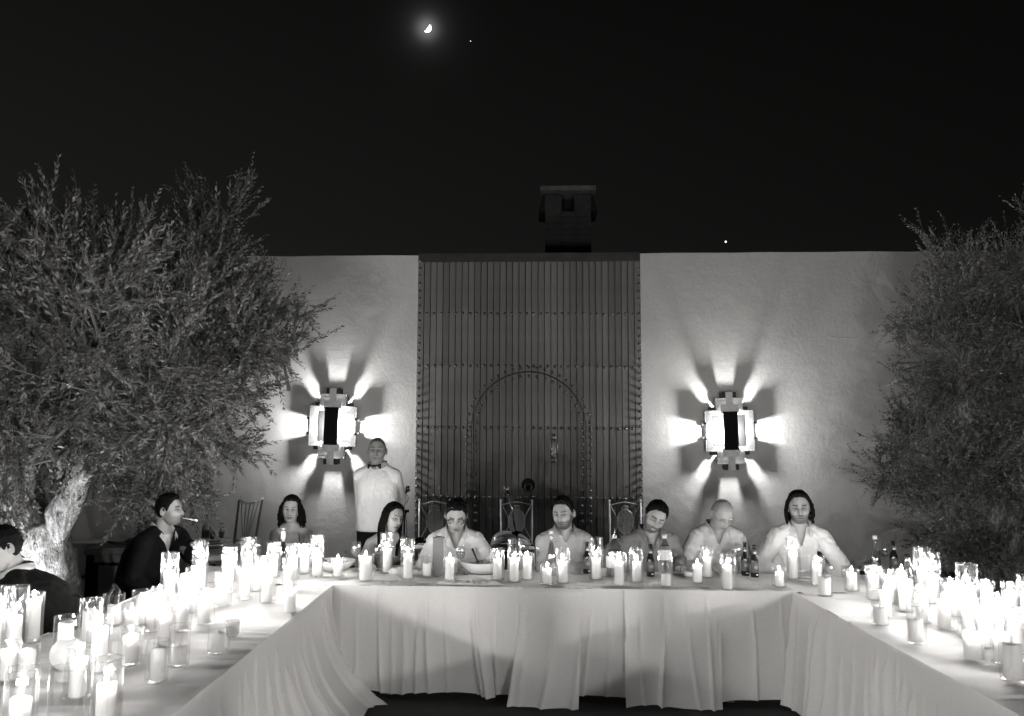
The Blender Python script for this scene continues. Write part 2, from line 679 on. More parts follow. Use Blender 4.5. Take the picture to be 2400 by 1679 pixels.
rows = [(735, 737), (857, 861), (1002, 1005), (1163, 1169)]
for ri, (ya, yb) in enumerate(rows):
    n = 31
    for k in range(1, n):
        x = lerp(985, 1499, k / n)
        y = lerp(ya, yb, k / n) + random.uniform(-1, 1)
        if ri >= 1 and ri == 2 and 1108 < x < 1118: continue
        if ri == 2 and 1228 < x < 1246: continue
        stud(x + random.uniform(-1, 1), y)
for k in range(41):
    y = 612 + k * 17.6
    if y > 1330: break
    xl = lerp(985, 972, (y - 612) / 560); xr = lerp(1499, 1507, (y - 612) / 560)
    stud(xl, y); stud(xr, y + 1)
ax, ay = 1239, 1010     # arch centre
for k in range(25):
    t = PI * k / 24
    stud(ax - 145 * math.cos(t), ay - 148 * math.sin(t) - 0)
for k in range(21):
    t = PI * k / 20
    stud(ax - 124 * math.cos(t), ay - 128 * math.sin(t))
for k in range(12):
    y = 1023 + k * 18
    stud(1094, y); stud(1114, y); stud(1364, y + 1); stud(1384, y + 2)
# arched seam of the wicket
pts = []
for k in range(13):
    u_, z_ = wall_uz(1104, 1330 - k * 26, .0); pts.append((u_, GF - .004, z_))
for k in range(1, 40):
    t = PI * k / 40
    u_, z_ = wall_uz(ax - 135 * math.cos(t), ay - 138 * math.sin(t), .0); pts.append((u_, GF - .004, z_))
for k in range(13):
    u_, z_ = wall_uz(1374, 1018 + k * 26, .0); pts.append((u_, GF - .004, z_))
MB().tube(pts, .009, 6).build('arch_strip', M_strip, gate)
# ornate lock plate, and a flat dark disc put in for a shadow
u_, z_ = wall_uz(1298, 1052, .0)
m = MB()
m.ball((u_, GF - .006, z_), (.052, .012, .15), 16, 12)
m.ball((u_, GF - .012, z_ + .15), (.030, .014, .05), 12, 8)
m.ball((u_, GF - .012, z_ - .15), (.030, .014, .04), 12, 8)
lp = m.build('lock_plate', M_iron, gate, True)
m = MB()
for k in range(26):
    a = k * 2.4; rr = .012 + .0016 * k
    m.ball((u_ + rr * .9 * math.cos(a), GF - .017, z_ + rr * 2.6 * math.sin(a)), .007, 6, 4)
m.build('boss', M_stud, lp, True)['kind'] = 'stuff'
u_, z_ = wall_uz(1238, 1137, .0)
m = MB(); m.lathe([(.0001, -.012), (.085, -.012), (.088, -.010), (.09, 0)], 20, (u_, GF, z_), Matrix.Rotation(-PI / 2, 3, 'X'))
shd = m.build('shadow_disc', M_hole, gate, False)  # black disc stands in for a soft cast shadow on the planks
MB().torus((u_, GF - .02, z_ - .03), .045, .007, 20, 6, Matrix.Rotation(PI / 2, 3, 'X')).build('ring', M_iron, shd, True)  # made-up ring on the shadow disc

# ------------------------------------------------------------------ chimney behind the wall
S_CH = 152
c0 = at(1334, 590, S_CH)
chw = 108 / S_CH
zt = at(1334, 452, S_CH).z
zc = at(1334, 441, S_CH).z
ch = thing('chimney', 'dark square masonry chimney with a flat cap rising behind the wooden gate', 'chimney', (c0.x, c0.y + .35, 0), WYAW)
m = MB()
zb = 0
hole_w = 30 / S_CH; hole_h = 40 / S_CH
zh = zt - hole_h
m.box((0, 0, zh / 2), (chw, .7, zh))
for sx in (-1, 1):
    for sy in (-1, 1):
        wx = (chw - hole_w) / 2
        m.box((sx * (hole_w / 2 + wx / 2), sy * .24, zh + hole_h / 2), (wx, .2, hole_h))
m.build('stack', M_chimney, ch)
m = MB(); m.box((0, 0, zh + hole_h / 2), (chw * .5, .1, hole_h)); m.build('flue_core', M_hole, ch)
bm = MB(); bm.box((0, 0, 0), (.22, .03, .075)); bme = bm.mesh('brick'); bme.materials.append(M_chimney)
for r_ in range(8):
    for q in range(3):
        x = -chw / 2 + .12 + q * .24 + (.0 if r_ % 2 else -.02)
        if abs(x) + .11 > chw / 2: x = max(min(x, chw / 2 - .112), -chw / 2 + .112)
        z = zh - .05 - r_ * .093
        link('brick', bme, ch, (x, -.352, z))
m = MB(); m.box((0, 0, (zt + zc) / 2 + .03), (130 / S_CH, .95, .07)); m.build('cap', mat('cap_stone', .12, .9, var=(8, .4)), ch)
for sx in (-1, 1):
    m = MB()
    a = chw / 2 + .003; b = a + .10
    m.add([(sx * a, -.3, zt), (sx * a, .3, zt), (sx * a, .3, zt - .26), (sx * a, -.3, zt - .26), (sx * (a + .04), -.3, zt), (sx * (a + .04), .3, zt), (sx * b, .3, zt - .26), (sx * b, -.3, zt - .26)],
          [(0, 1, 2, 3), (4, 7, 6, 5), (0, 3, 7, 4), (1, 5, 6, 2), (0, 4, 5, 1), (3, 2, 6, 7)])
    m.build('side_hood', M_hole, ch)

# ------------------------------------------------------------------ wall lanterns
def sconce(px, py, label, tilt):
    u_, z_ = wall_uz(px, py, .22)
    p = WO + WU * u_
    t = thing('wall_lantern', label, 'wall lamp', (p.x, p.y, z_), WYAW, 'stepped metal lanterns on the wall')
    t.rotation_euler = (0, tilt, WYAW)
    h, g_hi = .17, .100
    b0 = -.012
    # base reflector: stepped cross
    m = MB()
    m.box((0, b0, 0), (.44, .012, .42)); m.box((0, b0 - .003, 0), (.24, .012, .76))
    m.build('reflector', M_lampmetal, t)
    ins = .055

    def strip(p0, p1, nx, nz_, glo, name='side_plate'):
        """sloped plate from the reflector edge out to the outline between p0 and p1; (nx,nz) outward normal"""
        m = MB()
        x0, z0 = p0; x1, z1 = p1
        f = (glo - .02) / (g_hi - .02)
        i0 = np.array([x0 - nx * ins, -.02, z0 - nz_ * ins]); i1 = np.array([x1 - nx * ins, -.02, z1 - nz_ * ins])
        o0 = i0 + (np.array([x0, -g_hi, z0]) - i0) * f; o1 = i1 + (np.array([x1, -g_hi, z1]) - i1) * f
        th = np.array([nx, 0, nz_]) * .005 + np.array([0, .002, 0])
        vs = [i0, i1, o1, o0, i0 + th, i1 + th, o1 + th, o0 + th]
        m.add(vs, [(0, 1, 2, 3), (7, 6, 5, 4), (0, 4, 5, 1), (3, 2, 6, 7), (0, 3, 7, 4), (1, 5, 6, 2)])
        m.build(name, M_lampmetal, t)
    for s in (-1, 1):
        # left and right ends
        strip((s * .30, .085), (s * .30, .26), s, 0, g_hi)
        strip((s * .30, -.26), (s * .30, -.085), s, 0, g_hi)
        strip((s * .30, -.085), (s * .30, .085), s, 0, .0425, 'slot_plate')
        # top and bottom ends
        strip((.07, s * .42), (.17, s * .42), 0, s, g_hi)
        strip((-.17, s * .42), (-.07, s * .42), 0, s, g_hi)
        strip((-.07, s * .42), (.07, s * .42), 0, s, .066, 'slot_plate')
        for q in (-1, 1):
            xa, xb = sorted((q * .205, q * .30))
            strip((xa, s * .26), (xb, s * .26), 0, s, g_hi)
            xa, xb = sorted((q * .165, q * .205))
            strip((xa, s * .26), (xb, s * .26), 0, s, .068, 'slot_plate')
            za, zb2 = sorted((s * .34, s * .42))
            strip((q * .17, za), (q * .17, zb2), q, 0, g_hi)
            za, zb2 = sorted((s * .26, s * .34))
            strip((q * .17, za), (q * .17, zb2), q, 0, .068, 'slot_plate')
    # rim of the stepped outline, a narrow flat band that stands proud
    def band(x0, z0, x1, z1, wdt=.014):
        m = MB()
        m.bar((x0, -g_hi - .003, z0), (x1, -g_hi - .003, z1), wdt, .008)
        m.build('rim', M_lampmetal, t)
    # dark wall brackets peeping out behind
    for s in (-1, 1):
        for q in (-1, 1):
            for c_, d_ in (((q * .062, -.016, s * .452), (.038, .03, .085)), ((q * .215, -.016, s * .285), (.05, .03, .05)), ((s * .315, -.016, q * .085), (.03, .03, .03))):
                m = MB(); m.box(c_, d_); m.build('wall_bracket', M_lampback, t)
        m = MB(); m.box((0, -.012, s * .455), (.08, .02, .08)); m.build('end_tab', M_lampback, t)
    # arms holding the front shade
    m = MB()
    for s in (-1, 1):
        for q in (-1, 1):
            m = MB()
            m.bar((q * .080, -.01, s * .215), (q * .080, -.235, s * .215), .006, .006)
            m.build('arm', M_lampmetal, t)
    m = MB(); m.box((0, -.235, 0), (.18, .010, .49)); m.build('front_shade', M_black, t)
    # pale stepped face plates in front, round an open window
    yf = -.192
    def plate(poly, name='face_plate', dy=0.0, tilt=None):
        n = len(poly)
        vs = [(x, yf + dy + (tilt[k] if tilt else 0), z) for k, (x, z) in enumerate(poly)] + [(x, yf + dy + .008 + (tilt[k] if tilt else 0), z) for k, (x, z) in enumerate(poly)]
        fs = [tuple(range(n - 1, -1, -1)), tuple(range(n, 2 * n))] + [(k, (k + 1) % n, n + (k + 1) % n, n + k) for k in range(n)]
        m = MB().add(vs, fs)
        m.build(name, M_lampface, t)
    g_ = .0035
    for s in (-1, 1):
        plate([(s * .225, -.20 + g_), (s * .30, -.26 + g_), (s * .30, .26 - g_), (s * .225, .20 - g_)], tilt=[.0058, 0, 0, .0058])
        plate([(-.30 + g_, s * .26), (-.225 + g_, s * .20), (.225 - g_, s * .20), (.30 - g_, s * .26)], tilt=[0, .0058, .0058, 0])
        plate([(-.17, s * .262), (.17, s * .262), (.17, s * .42), (-.17, s * .42)], dy=-.004, tilt=[.0145, .0145, 0, 0])
        plate([(-.115, s * .225), (.115, s * .225), (.115, s * .335), (-.115, s * .335)], dy=-.014)
        plate([(-.045, s * .32), (.045, s * .32), (.045, s * .50), (-.045, s * .50)], dy=-.010)
        plate([(-.155, s * .375), (-.03, s * .375), (-.03, s * .395), (-.155, s * .395)], dy=-.012)
        for q in (-1, 1):
            m = MB(); m.bar((q * .14, -.02, s * .35), (q * .14, yf + .01, s * .35), .008, .008); m.build('arm', M_lampmetal, t)
            # mitre line and dark bracket blocks behind the face
            m = MB(); m.box((q * .072, yf + .03, s * .462), (.045, .03, .075)); m.build('bracket', M_lampback, t)
            m = MB(); m.box((q * .205, yf + .03, s * .285), (.06, .03, .045)); m.build('bracket', M_lampback, t)
            m = MB(); m.box((s * .312, yf + .03, q * .10), (.03, .03, .03)); m.build('bracket', M_lampback, t)
        plate([(s * .302, -.085), (s * .325, -.085), (s * .325, .085), (s * .302, .085)], dy=.012)
    bm_ = emis('bulb_glow', 60, through=True)
    m = MB(); m.ball((0, -h, 0), .024, 12, 8); bl = m.build('bulb', bm_, t, True)
    ld = bpy.data.lights.new('bulb_lamp', 'POINT')
    ld.energy = SCONCE_W
    ld.shadow_soft_size = .032
    lo = bpy.data.objects.new('bulb_lamp', ld)
    COL.objects.link(lo); lo.parent = t; lo.location = (0, -h, 0)
    return t


sconce(776, 999, 'stepped metal wall lantern with black centre panel, above the waiter in the bow tie', R(1.2))
sconce(1713, 1010, 'stepped metal wall lantern with black centre panel, above the grey-haired man', R(-1.2))

# ------------------------------------------------------------------ moon and stars
MD = 1500.0
def far(px, py):
    return CAM + ray(px, py).normalized() * MD
mc = far(1001, 66)
rr = 8.8 / FPX * MD
Mq = (CAM - mc).to_track_quat('Z', 'Y').to_matrix()
m = MB()
# crescent: outer circle arc and inner ellipse arc, tilted; given real thickness
tl = R(-38)
nC = 30
ring = []
for k in range(nC + 1):
    t = -PI / 2 + PI * k / nC
    ring.append((rr * math.cos(t), rr * math.sin(t)))
inner = []
for k in range(nC + 1):
    t = -PI / 2 + PI * k / nC
    inner.append((rr * .12 * math.cos(t), rr * .98 * math.sin(t)))
vs = []
for (x, y) in ring + inner:
    X = x * math.cos(tl) - y * math.sin(tl); Y = x * math.sin(tl) + y * math.cos(tl)
    for zz in (0, .8):
        vs.append(Mq @ Vector((X, Y, zz)))
fs = []
K = nC + 1
for k in range(nC):
    a, b, c, d = k, k + 1, K + k + 1, K + k
    fs.append((2 * a + 1, 2 * b + 1, 2 * c + 1, 2 * d + 1)); fs.append((2 * a, 2 * d, 2 * c, 2 * b))
    fs.append((2 * a, 2 * b, 2 * b + 1, 2 * a + 1)); fs.append((2 * d + 1, 2 * c + 1, 2 * c, 2 * d))
m.add([tuple(v) for v in vs], fs)
moon = m.build('moon', M_moon, loc=mc)
tag(moon, 'bright crescent moon high in the black night sky', 'moon')
for (px, py, r_, lab) in ((1103, 97, .5, 'faint star just right of and below the crescent moon'), (1701, 567, 1.5, 'small bright star low over the wall, right of the chimney')):
    m = MB(); m.ball((0, 0, 0), r_, 8, 6)
    o = m.build('star', M_star, loc=far(px, py)); tag(o, lab, 'star')
# ------------------------------------------------------------------ tables in a horseshoe
TZ = 0.76
cA = onz(779, 1370, TZ)      # inner left corner
cB = onz(1858, 1386, TZ)     # inner right corner
LX0, LX1 = cA.x - 1.17, cA.x            # left table
RX0, RX1 = cB.x, cB.x + 1.15            # right table
YF = -1.3                               # near ends
slope = (cB.y - cA.y) / (cB.x - cA.x)   # the head table is turned a little


def yfront(x): return cA.y + slope * (x - cA.x)
DEP = 0.74
def yback(x): return yfront(x) + DEP


M_tt = mat('table_wood', .2, .6, var=(6, .2))


def table(name, label, x0, x1, f0, f1, legs):
    t = thing(name, label, 'table', ((x0 + x1) / 2, (f0(x0) + f1(x1)) / 2, 0), 0, 'trestle tables set in a horseshoe')
    L = t.location
    m = MB()
    b = [(x0 - L.x, f0(x0) - L.y), (x1 - L.x, f0(x1) - L.y), (x1 - L.x, f1(x1) - L.y), (x0 - L.x, f1(x0) - L.y)]
    vs = [(x, y, .682) for x, y in b] + [(x, y, .709) for x, y in b]
    m.add(vs, [(0, 3, 2, 1), (4, 5, 6, 7), (0, 1, 5, 4), (1, 2, 6, 5), (2, 3, 7, 6), (3, 0, 4, 7)])
    m.build('tabletop', M_tt, t)
    for (x, y) in legs:
        m = MB(); m.box((x - L.x, y - L.y, .3405), (.05, .05, .681)); m.build('leg', M_tt, t)
    return t


fy = lambda x: YF
yL = lambda x: yfront(x) - .005
lg = [(LX0 + .12, 1.0), (LX1 - .15, 1.0), (LX0 + .12, 3.2), (LX1 - .15, 3.2), (LX0 + .12, 5.3), (LX1 - .15, 5.3)]
table('trestle_table', 'left arm of the horseshoe table, under white cloth and many candles', LX0 + .02, LX1 - .02, fy, yL, lg)
lg = [(RX0 + .15, 1.0), (RX1 - .12, 1.0), (RX0 + .15, 3.2), (RX1 - .12, 3.2), (RX0 + .15, 5.0), (RX1 - .12, 5.0)]
table('trestle_table', 'right arm of the horseshoe table, under white cloth and many candles', RX0 + .02, RX1 - .02, fy, yL, lg)
lg = [(x, yfront(x) + dy) for x in (LX0 + .3, LX1 + .4, .3, RX0 - .4, RX1 - .3) for dy in (.12, DEP - .12)]
table('trestle_table', 'head table across the middle, where the guests sit facing the gate side', LX0 + .02, RX1 - .02, lambda x: yfront(x) + .02, lambda x: yback(x) - .02, lg)


def fold(a, seed, sharp=1.0):
    """1-D pleat profile, irregular, range about 0..1"""
    s = 0.0
    s += .55 * (1 - abs(mnoise.noise(Vector((a * 1.0, seed, 1.3)))) * 2.2)
    s += .30 * (1 - abs(mnoise.noise(Vector((a * 2.3, seed, 7.1)))) * 2.2)
    s += .15 * mnoise.noise(Vector((a * 5.1, seed, 4.4)))
    return s


def cloth_top(name, label, x0, x1, ya, yb, kind):
    """kind: 'x' folds run across the arm; 'd' folds fan diagonally over the head table"""
    nx = int((x1 - x0) / .022); ny = int(max(yb(x0) - ya(x0), yb(x1) - ya(x1)) / .022)
    P = np.zeros((ny + 1, nx + 1, 3))
    for j in range(ny + 1):
        v = j / ny
        for i in range(nx + 1):
            u_ = i / nx
            x = x0 + (x1 - x0) * u_
            y = ya(x) + (yb(x) - ya(x)) * v
            if kind == 'x':
                a = y * 9 + .55 * math.sin(x * 2.1 + y * .7) + 1.2 * mnoise.noise(Vector((x * 1.3, y * .8, 5)))
                hgt = fold(a, 2.0 + .35 * x)
                amp = .0105 * (.4 + .9 * abs(mnoise.noise(Vector((x * 1.1, y * .9, 21)))) * 2)
            else:
                a = x * 7.5 + (v - .2) * 2.6 * math.sin(x * 1.1 + .6) + 1.3 * mnoise.noise(Vector((x * 1.3, y * 1.4, 5)))
                hgt = fold(a, 11.0 + .8 * v)
                amp = .0115 * (.4 + .9 * abs(mnoise.noise(Vector((x * .9, y * 1.5, 41)))) * 2)
            z = TZ - .017 + amp * hgt * 2.4 + .002 * mnoise.noise(Vector((x * 14, y * 14, 2)))
            P[j, i] = (x, y, min(z, TZ + .001))
    m = MB().grid(P)
    o = m.build(name, M_cloth, smooth=True)
    tag(o, label, 'tablecloth', 'white cloths over the horseshoe table')
    return o


clL = cloth_top('tablecloth', 'creased white cloth along the left arm of the horseshoe table', LX0, LX1 + .004, fy, lambda x: yfront(x) + .002, 'x')
clR = cloth_top('tablecloth', 'creased white cloth along the right arm of the horseshoe table', RX0 - .004, RX1, fy, lambda x: yfront(x) + .002, 'x')
clB = cloth_top('tablecloth', 'crumpled white cloth across the head table in front of the seated guests', LX0, RX1, lambda x: yfront(x) - .003, yback, 'd')
for cl in (clL, clR, clB):
    for p_ in cl.data.vertices:
        pass


def skirt(p0, p1, nrm, seed, freq, flare, ztop=.757, zbot=.012, off=.0, tail=None, kick=0.0, lean=0.0, name='table_skirt', label=None, group='white skirts hanging round the horseshoe table', mt=None, dens=110, spread=(0, 0)):
    p0 = np.array(p0); p1 = np.array(p1); nrm = np.array(nrm)
    L = np.linalg.norm(p1 - p0)
    ns = max(8, int(L * dens)); nz = 30
    rg = random.Random(int(seed * 10))
    folds = []
    x = rg.uniform(-.05, .05)
    while x < L + .05:
        big = rg.random() < .45
        folds.append((x, rg.uniform(.004, .008), rg.uniform(.014, .034) * (1.5 if big else .8), rg.uniform(.008, .018) * (1.5 if big else .8), rg.uniform(.018, .05) * (1.35 if big else .6), lean * (x / L - .5) * .8 + rg.uniform(-.05, .05), rg.choice((-1, 1)), rg.uniform(0, .35)))
        x += rg.uniform(.45, 1.6) / freq
    P = np.zeros((nz + 1, ns + 1, 3))
    s_ = np.linspace(0, 1, ns + 1)
    X = s_ * L
    for j in range(nz + 1):
        t = j / nz
        d = np.zeros(ns + 1)
        for (xf, w0, w1, a0, a1, ln, sg, st) in folds:
            xc = xf + ln * t + .006 * math.sin(t * 5 + xf * 20)
            w = w0 + (w1 - w0) * t ** .8
            r = (X - xc) * sg / w
            g_ = np.where(r < 0, np.exp(-np.abs(r) * 5.0), np.exp(-np.abs(r) * .8))
            d += (a0 + (a1 - a0) * t ** .9) * (sstep01((t - st) / .25 + .4)) * g_
        d = off + .004 + d * flare + kick * t ** 3
        for i in range(ns + 1):
            x = X[i]
            dd = d[i] + .012 * t * mnoise.noise(Vector((x * 4, t * 2, seed)))
            zb = zbot + .030 * mnoise.noise(Vector((x * 3.0, seed, 9)))
            if tail is not None: zb += tail(s_[i])
            z = ztop + (zb - ztop) * t
            q = p0 + (p1 - p0) * s_[i] + nrm * dd + (p1 - p0) / L * ((spread[0] * (1 - s_[i]) + spread[1] * s_[i]) * t ** 1.3)
            if z < .006:
                q = q + nrm * (.006 - z) * .6; z = .006 + .01 * abs(mnoise.noise(Vector((x * 9, t * 9, 1))))
            if t == 0: q = q - nrm * max(dd - .002, 0)
            P[j, i] = (q[0], q[1], z)
    m = MB().grid(P)
    o = m.build(name, mt or M_sheer, smooth=True)
    tag(o, label, 'table skirt', group)
    return o


def sstep01(t):
    t = min(max(t, 0), 1); return t * t * (3 - 2 * t)


nB = np.array([math.sin(0) + slope, -1.0]); nB /= np.linalg.norm(nB)
nB3 = np.array([nB[0], nB[1], 0.0])
def fr(px):
    """point on the head table's front edge below the given picture column"""
    x = cA.x
    for _ in range(12):
        q = onz(px, 1370, TZ)
        d = ray(px, 1370)
        # intersect in plan with the front edge line
        t = (cA.y - CAM.y - slope * (cA.x - CAM.x)) / (d.y - slope * d.x)
        x = CAM.x + d.x * t
    return np.array([x, yfront(x), 0.0])


def seg(a, b): return fr(a), fr(b)
a, b = seg(770, 1140)
skirt(a, b, nB3, 3.1, 10.0, 1.15, spread=(0, .07), label='pleated white skirt panel at the left of the head table front', zbot=.05)
a, b = seg(1128, 1238)
skirt(a, b, nB3, 5.7, 9.0, 1.1, spread=(-.02, -.02), off=.004, label='narrow white skirt panel on the head table front, left of the wide smooth one', zbot=.05)
a, b = seg(1226, 1364)
skirt(a, b, nB3, 8.2, 6.5, .9, off=.022, kick=.12, lean=-.08, spread=(-.10, -.03), label='wide smooth white skirt panel reaching furthest forward at the table centre', zbot=.012)
a, b = seg(1345, 1486)
skirt(a, b, nB3, 9.4, 5.5, 1.0, off=-.002, spread=(-.08, .03), label='white skirt panel in the recess right of the wide smooth panel', zbot=.055, lean=.2)
a, b = seg(1462, 1676)
skirt(a, b, nB3, 12.9, 8.0, 1.4, off=.014, kick=.06, lean=.10, spread=(.0, .02), label='white skirt panel with long soft folds below the beer bottles', zbot=.012)
a, b = seg(1664, 1868)
skirt(a, b, nB3, 15.3, 6.5, 1.1, off=.0, label='white skirt panel at the right end of the head table front', zbot=.05)
# inner sides of the arms
skirt((LX1, yfront(LX1) - .02, 0), (LX1, 3.9, 0), (1, 0, 0), 21.0, 7.0, 1.7, spread=(-.05, .0), off=.004, kick=.30, lean=.35, label='inner skirt of the left arm at the corner by the head table', zbot=.012)
skirt((LX1, 4.0, 0), (LX1, 2.3, 0), (1, 0, 0), 25.0, 7.0, 1.6, off=.004, kick=.06, lean=.1, label='white skirt on the inner side of the left arm, lower left corner of the view', zbot=.012)
skirt((LX1, 2.35, 0), (LX1, YF, 0), (1, 0, 0), 27.0, 7.0, 1.0, label='white skirt on the inner side of the left arm beside the camera', zbot=.02)
skirt((RX0, yfront(RX0) - .01, 0), (RX0, 3.6, 0), (-1, 0, 0), 31.0, 8.5, 1.5, off=.002, kick=.03, label='white skirt on the inner side of the right arm, next to the head table', zbot=.03)
skirt((RX0, 3.66, 0), (RX0, 2.0, 0), (-1, 0, 0), 35.0, 7.0, 1.4, off=.002, label='inner skirt of the right arm towards the lower right corner', zbot=.02)
skirt((RX0, 2.06, 0), (RX0, YF, 0), (-1, 0, 0), 37.0, 7.0, 1.0, label='white skirt on the inner side of the right arm beside the camera', zbot=.02)
# short overhang on the outer sides
skirt((LX0, YF, 0), (LX0, yback(LX0), 0), (-1, 0, 0), 41.0, 6.0, .35, zbot=.48, label='short cloth overhang on the outer side of the left arm', dens=30)
skirt((RX1, YF, 0), (RX1, yback(RX1), 0), (1, 0, 0), 43.0, 6.0, .35, zbot=.48, label='short cloth overhang on the outer side of the right arm', dens=30)
skirt((LX0, yback(LX0), 0), (RX1, yback(RX1), 0), (-nB3[0], -nB3[1], 0), 47.0, 6.0, .3, zbot=.50, label='short cloth overhang at the guests\' knees behind the head table', dens=30)
skirt((LX0, YF, 0), (LX1, YF, 0), (0, -1, 0), 51.0, 6.0, .5, label='white skirt closing the near end of the left arm', dens=30)
skirt((RX0, YF, 0), (RX1, YF, 0), (0, -1, 0), 53.0, 6.0, .5, label='white skirt closing the near end of the right arm', dens=30)

# gathered gauze runner lying along the head table
def ruffle(px0, px1, seed, h, dy, label, wid=.10):
    a = fr(px0); b = fr(px1)
    nx = int(abs(b[0] - a[0]) / .007); ny = 14
    P = np.zeros((ny + 1, nx + 1, 3))
    for i in range(nx + 1):
        s = i / nx
        c = a + (b - a) * s
        env = math.sin(PI * s) ** .4
        for j in range(ny + 1):
            v = j / ny * 2 - 1
            w_ = wid * (.7 + .5 * mnoise.noise(Vector((c[0] * 6, seed, 0)))) * env
            yy = c[1] + dy + v * w_ + .012 * mnoise.noise(Vector((c[0] * 17, v * 2, seed)))
            prof = (1 - v * v) ** .6
            n1 = abs(mnoise.noise(Vector((c[0] * 24 + v * 1.3, v * 1.6, seed)))) * 2 + .6 * abs(mnoise.noise(Vector((c[0] * 55, v * 3.1, seed + 2))))
            z = TZ + .001 + h * env * prof * (.25 + n1)
            P[j, i] = (c[0] + .006 * mnoise.noise(Vector((c[0] * 30, v * 5, seed))), yy, z)
    o = MB().grid(P).build('gauze_runner', M_gauze, smooth=True)
    tag(o, label, 'runner', 'gathered gauze runners on the head table')


ruffle(1020, 1180, 61.0, .022, .10, 'gathered white gauze runner bunched up in front of the grey card box', .07)
ruffle(1330, 1640, 67.0, .014, .14, 'gathered white gauze runner between the beer bottle and the centre candles', .08)
ruffle(820, 1010, 71.0, .010, .12, 'gathered white gauze runner beside the round loaf at the left', .08)
ruffle(1640, 1850, 77.0, .012, .16, 'gathered white gauze runner in front of the pair of beer bottles', .09)

# ------------------------------------------------------------------ candles and their glass cylinders
GL = {}
def glass_mesh(gd, gh, tall):
    key = (round(gd, 3), round(gh, 2), tall)
    if key in GL: return GL[key]
    r = gd / 2
    m = MB()
    nseg = 40
    prof = [(r, .004), (r * 1.01, gh * .25), (r * .995, gh * .5), (r * 1.008, gh * .75), (r, gh - .004)]
    m.lathe(prof, nseg)
    m.lathe([(r, gh - .004), (r + .0012, gh - .001), (r - .0008, gh + .0006), (r - .003, gh - .001), (r - .0025, gh - .004)], nseg)
    m.lathe([(.0001, .001), (r * .9, .001), (r, .004), (r * .94, .010), (.0001, .008)], nseg)
    me = m.mesh('glass_cylinder', True)
    me.materials.append(M_glassT if tall else M_glassC)
    GL[key] = me
    return me


WX = {}
def wax_mesh(d, h, lit):
    key = (round(d, 3), round(h, 2), lit)
    if key in WX: return WX[key]
    r = d / 2
    m = MB()
    if lit:
        prof = [(.0001, 0), (r * .97, 0), (r, .003), (r, h - .008), (r * .97, h - .002), (r * .90, h), (r * .80, h - .004), (r * .55, h - .007), (.0001, h - .008)]
    else:
        prof = [(.0001, 0), (r * .97, 0), (r, .003), (r, h - .004), (r * .95, h - .001), (r * .88, h), (r * .5, h - .003), (.0001, h - .003)]
    m.lathe(prof, 28)
    v = m.v[0]
    ph = np.arctan2(v[:, 1], v[:, 0])
    v[:, 2] += np.where(v[:, 2] > h - .01, .003 * np.sin(ph * 2 + h * 90), 0)
    me = m.mesh('wax', True)
    me.materials.append(M_wax)
    WX[key] = me
    return me


m = MB(); m.tube([(0, 0, -.006), (.001, 0, .006), (.003, 0, .012)], .0012, 5)
wick_me = m.mesh('wick'); wick_me.materials.append(M_wick)
m = MB(); m.lathe([(.0001, 0), (.0045, .004), (.0075, .011), (.0065, .019), (.0035, .028), (.0001, .038)], 10)
flame_me = m.mesh('flame', True); flame_me.materials.append(M_flame)
lampd = bpy.data.lights.new('candle_lamp', 'POINT')
lampd.energy = CANDLE_W * .5
lampd.shadow_soft_size = .012
lampd.color = (1, .985, .96)
lampd2 = bpy.data.lights.new('candle_lamp', 'POINT')
lampd2.energy = CANDLE_W * .15
lampd2.shadow_soft_size = .012
lampd2.color = (1, .985, .96)
lampd3 = lampd2.copy()
lampd3.energy = CANDLE_W * .26
fill_lamp_l = lampd2.copy()
fill_lamp_l.energy = CANDLE_W * 31  # added front fill on the left, many times a candle's strength
fill_lamp_r = lampd2.copy()
fill_lamp_r.energy = CANDLE_W * 46  # stronger added fill on the right, lights skirts and faces from the front
NC = 0


def candle(cx, s, gd, gh, chh, lit, where, cd=.064, big=False, pos=None, tall=None):
    """glass cylinder and pillar candle standing on the cloth"""
    global NC
    NC += 1
    if pos is None:
        py = 1029 + 1.01 * s / .995
        p = onz(cx, py, TZ)
        x, y = p.x, p.y
    else:
        x, y = pos
    if tall is None: tall = gh >= .19
    size = 'tall' if gh >= .28 else ('mid-height' if gh >= .19 else 'short')
    kind = 'rippled' if tall else 'clear'
    z = TZ + .001
    if gh > 0:
        o = link('glass_cylinder', glass_mesh(gd, gh, tall), None, (x, y, z), random.uniform(0, 6))
        tag(o, '%s %s glass cylinder %s' % (size, kind, where), 'candle holder', 'glass cylinders holding candles')
    if chh > 0:
        ox, oy = random.uniform(-.006, .006), random.uniform(-.006, .006)
        e = thing('pillar_candle', ('%s white pillar candle %s' % ('burning' if lit else 'unlit', where)), 'candle', (x + ox, y + oy, z + (.010 if gh > 0 else 0)), random.uniform(0, 6), 'white pillar candles')
        link('wax', wax_mesh(cd, chh, lit), e)
        link('wick', wick_me, e, (0, 0, chh - .004))
        if lit:
            link('flame', flame_me, e, (.002, 0, chh + .006))
            if y < 1.25 and NC % 3: return      # beside the camera every third candle carries an added, far stronger fill lamp
            lo = bpy.data.objects.new('candle_lamp', lampd2 if (y > yfront(x) - .1 and LX1 + .15 < x < RX0 + .5) else (fill_lamp_l if x < 0 else fill_lamp_r) if y < 1.25 else (lampd3 if (x < 0 and 1.2 < y < 4.4) or (x > 0 and 1.6 < y < 3.7) else lampd))
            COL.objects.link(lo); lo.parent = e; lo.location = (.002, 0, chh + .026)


C = candle
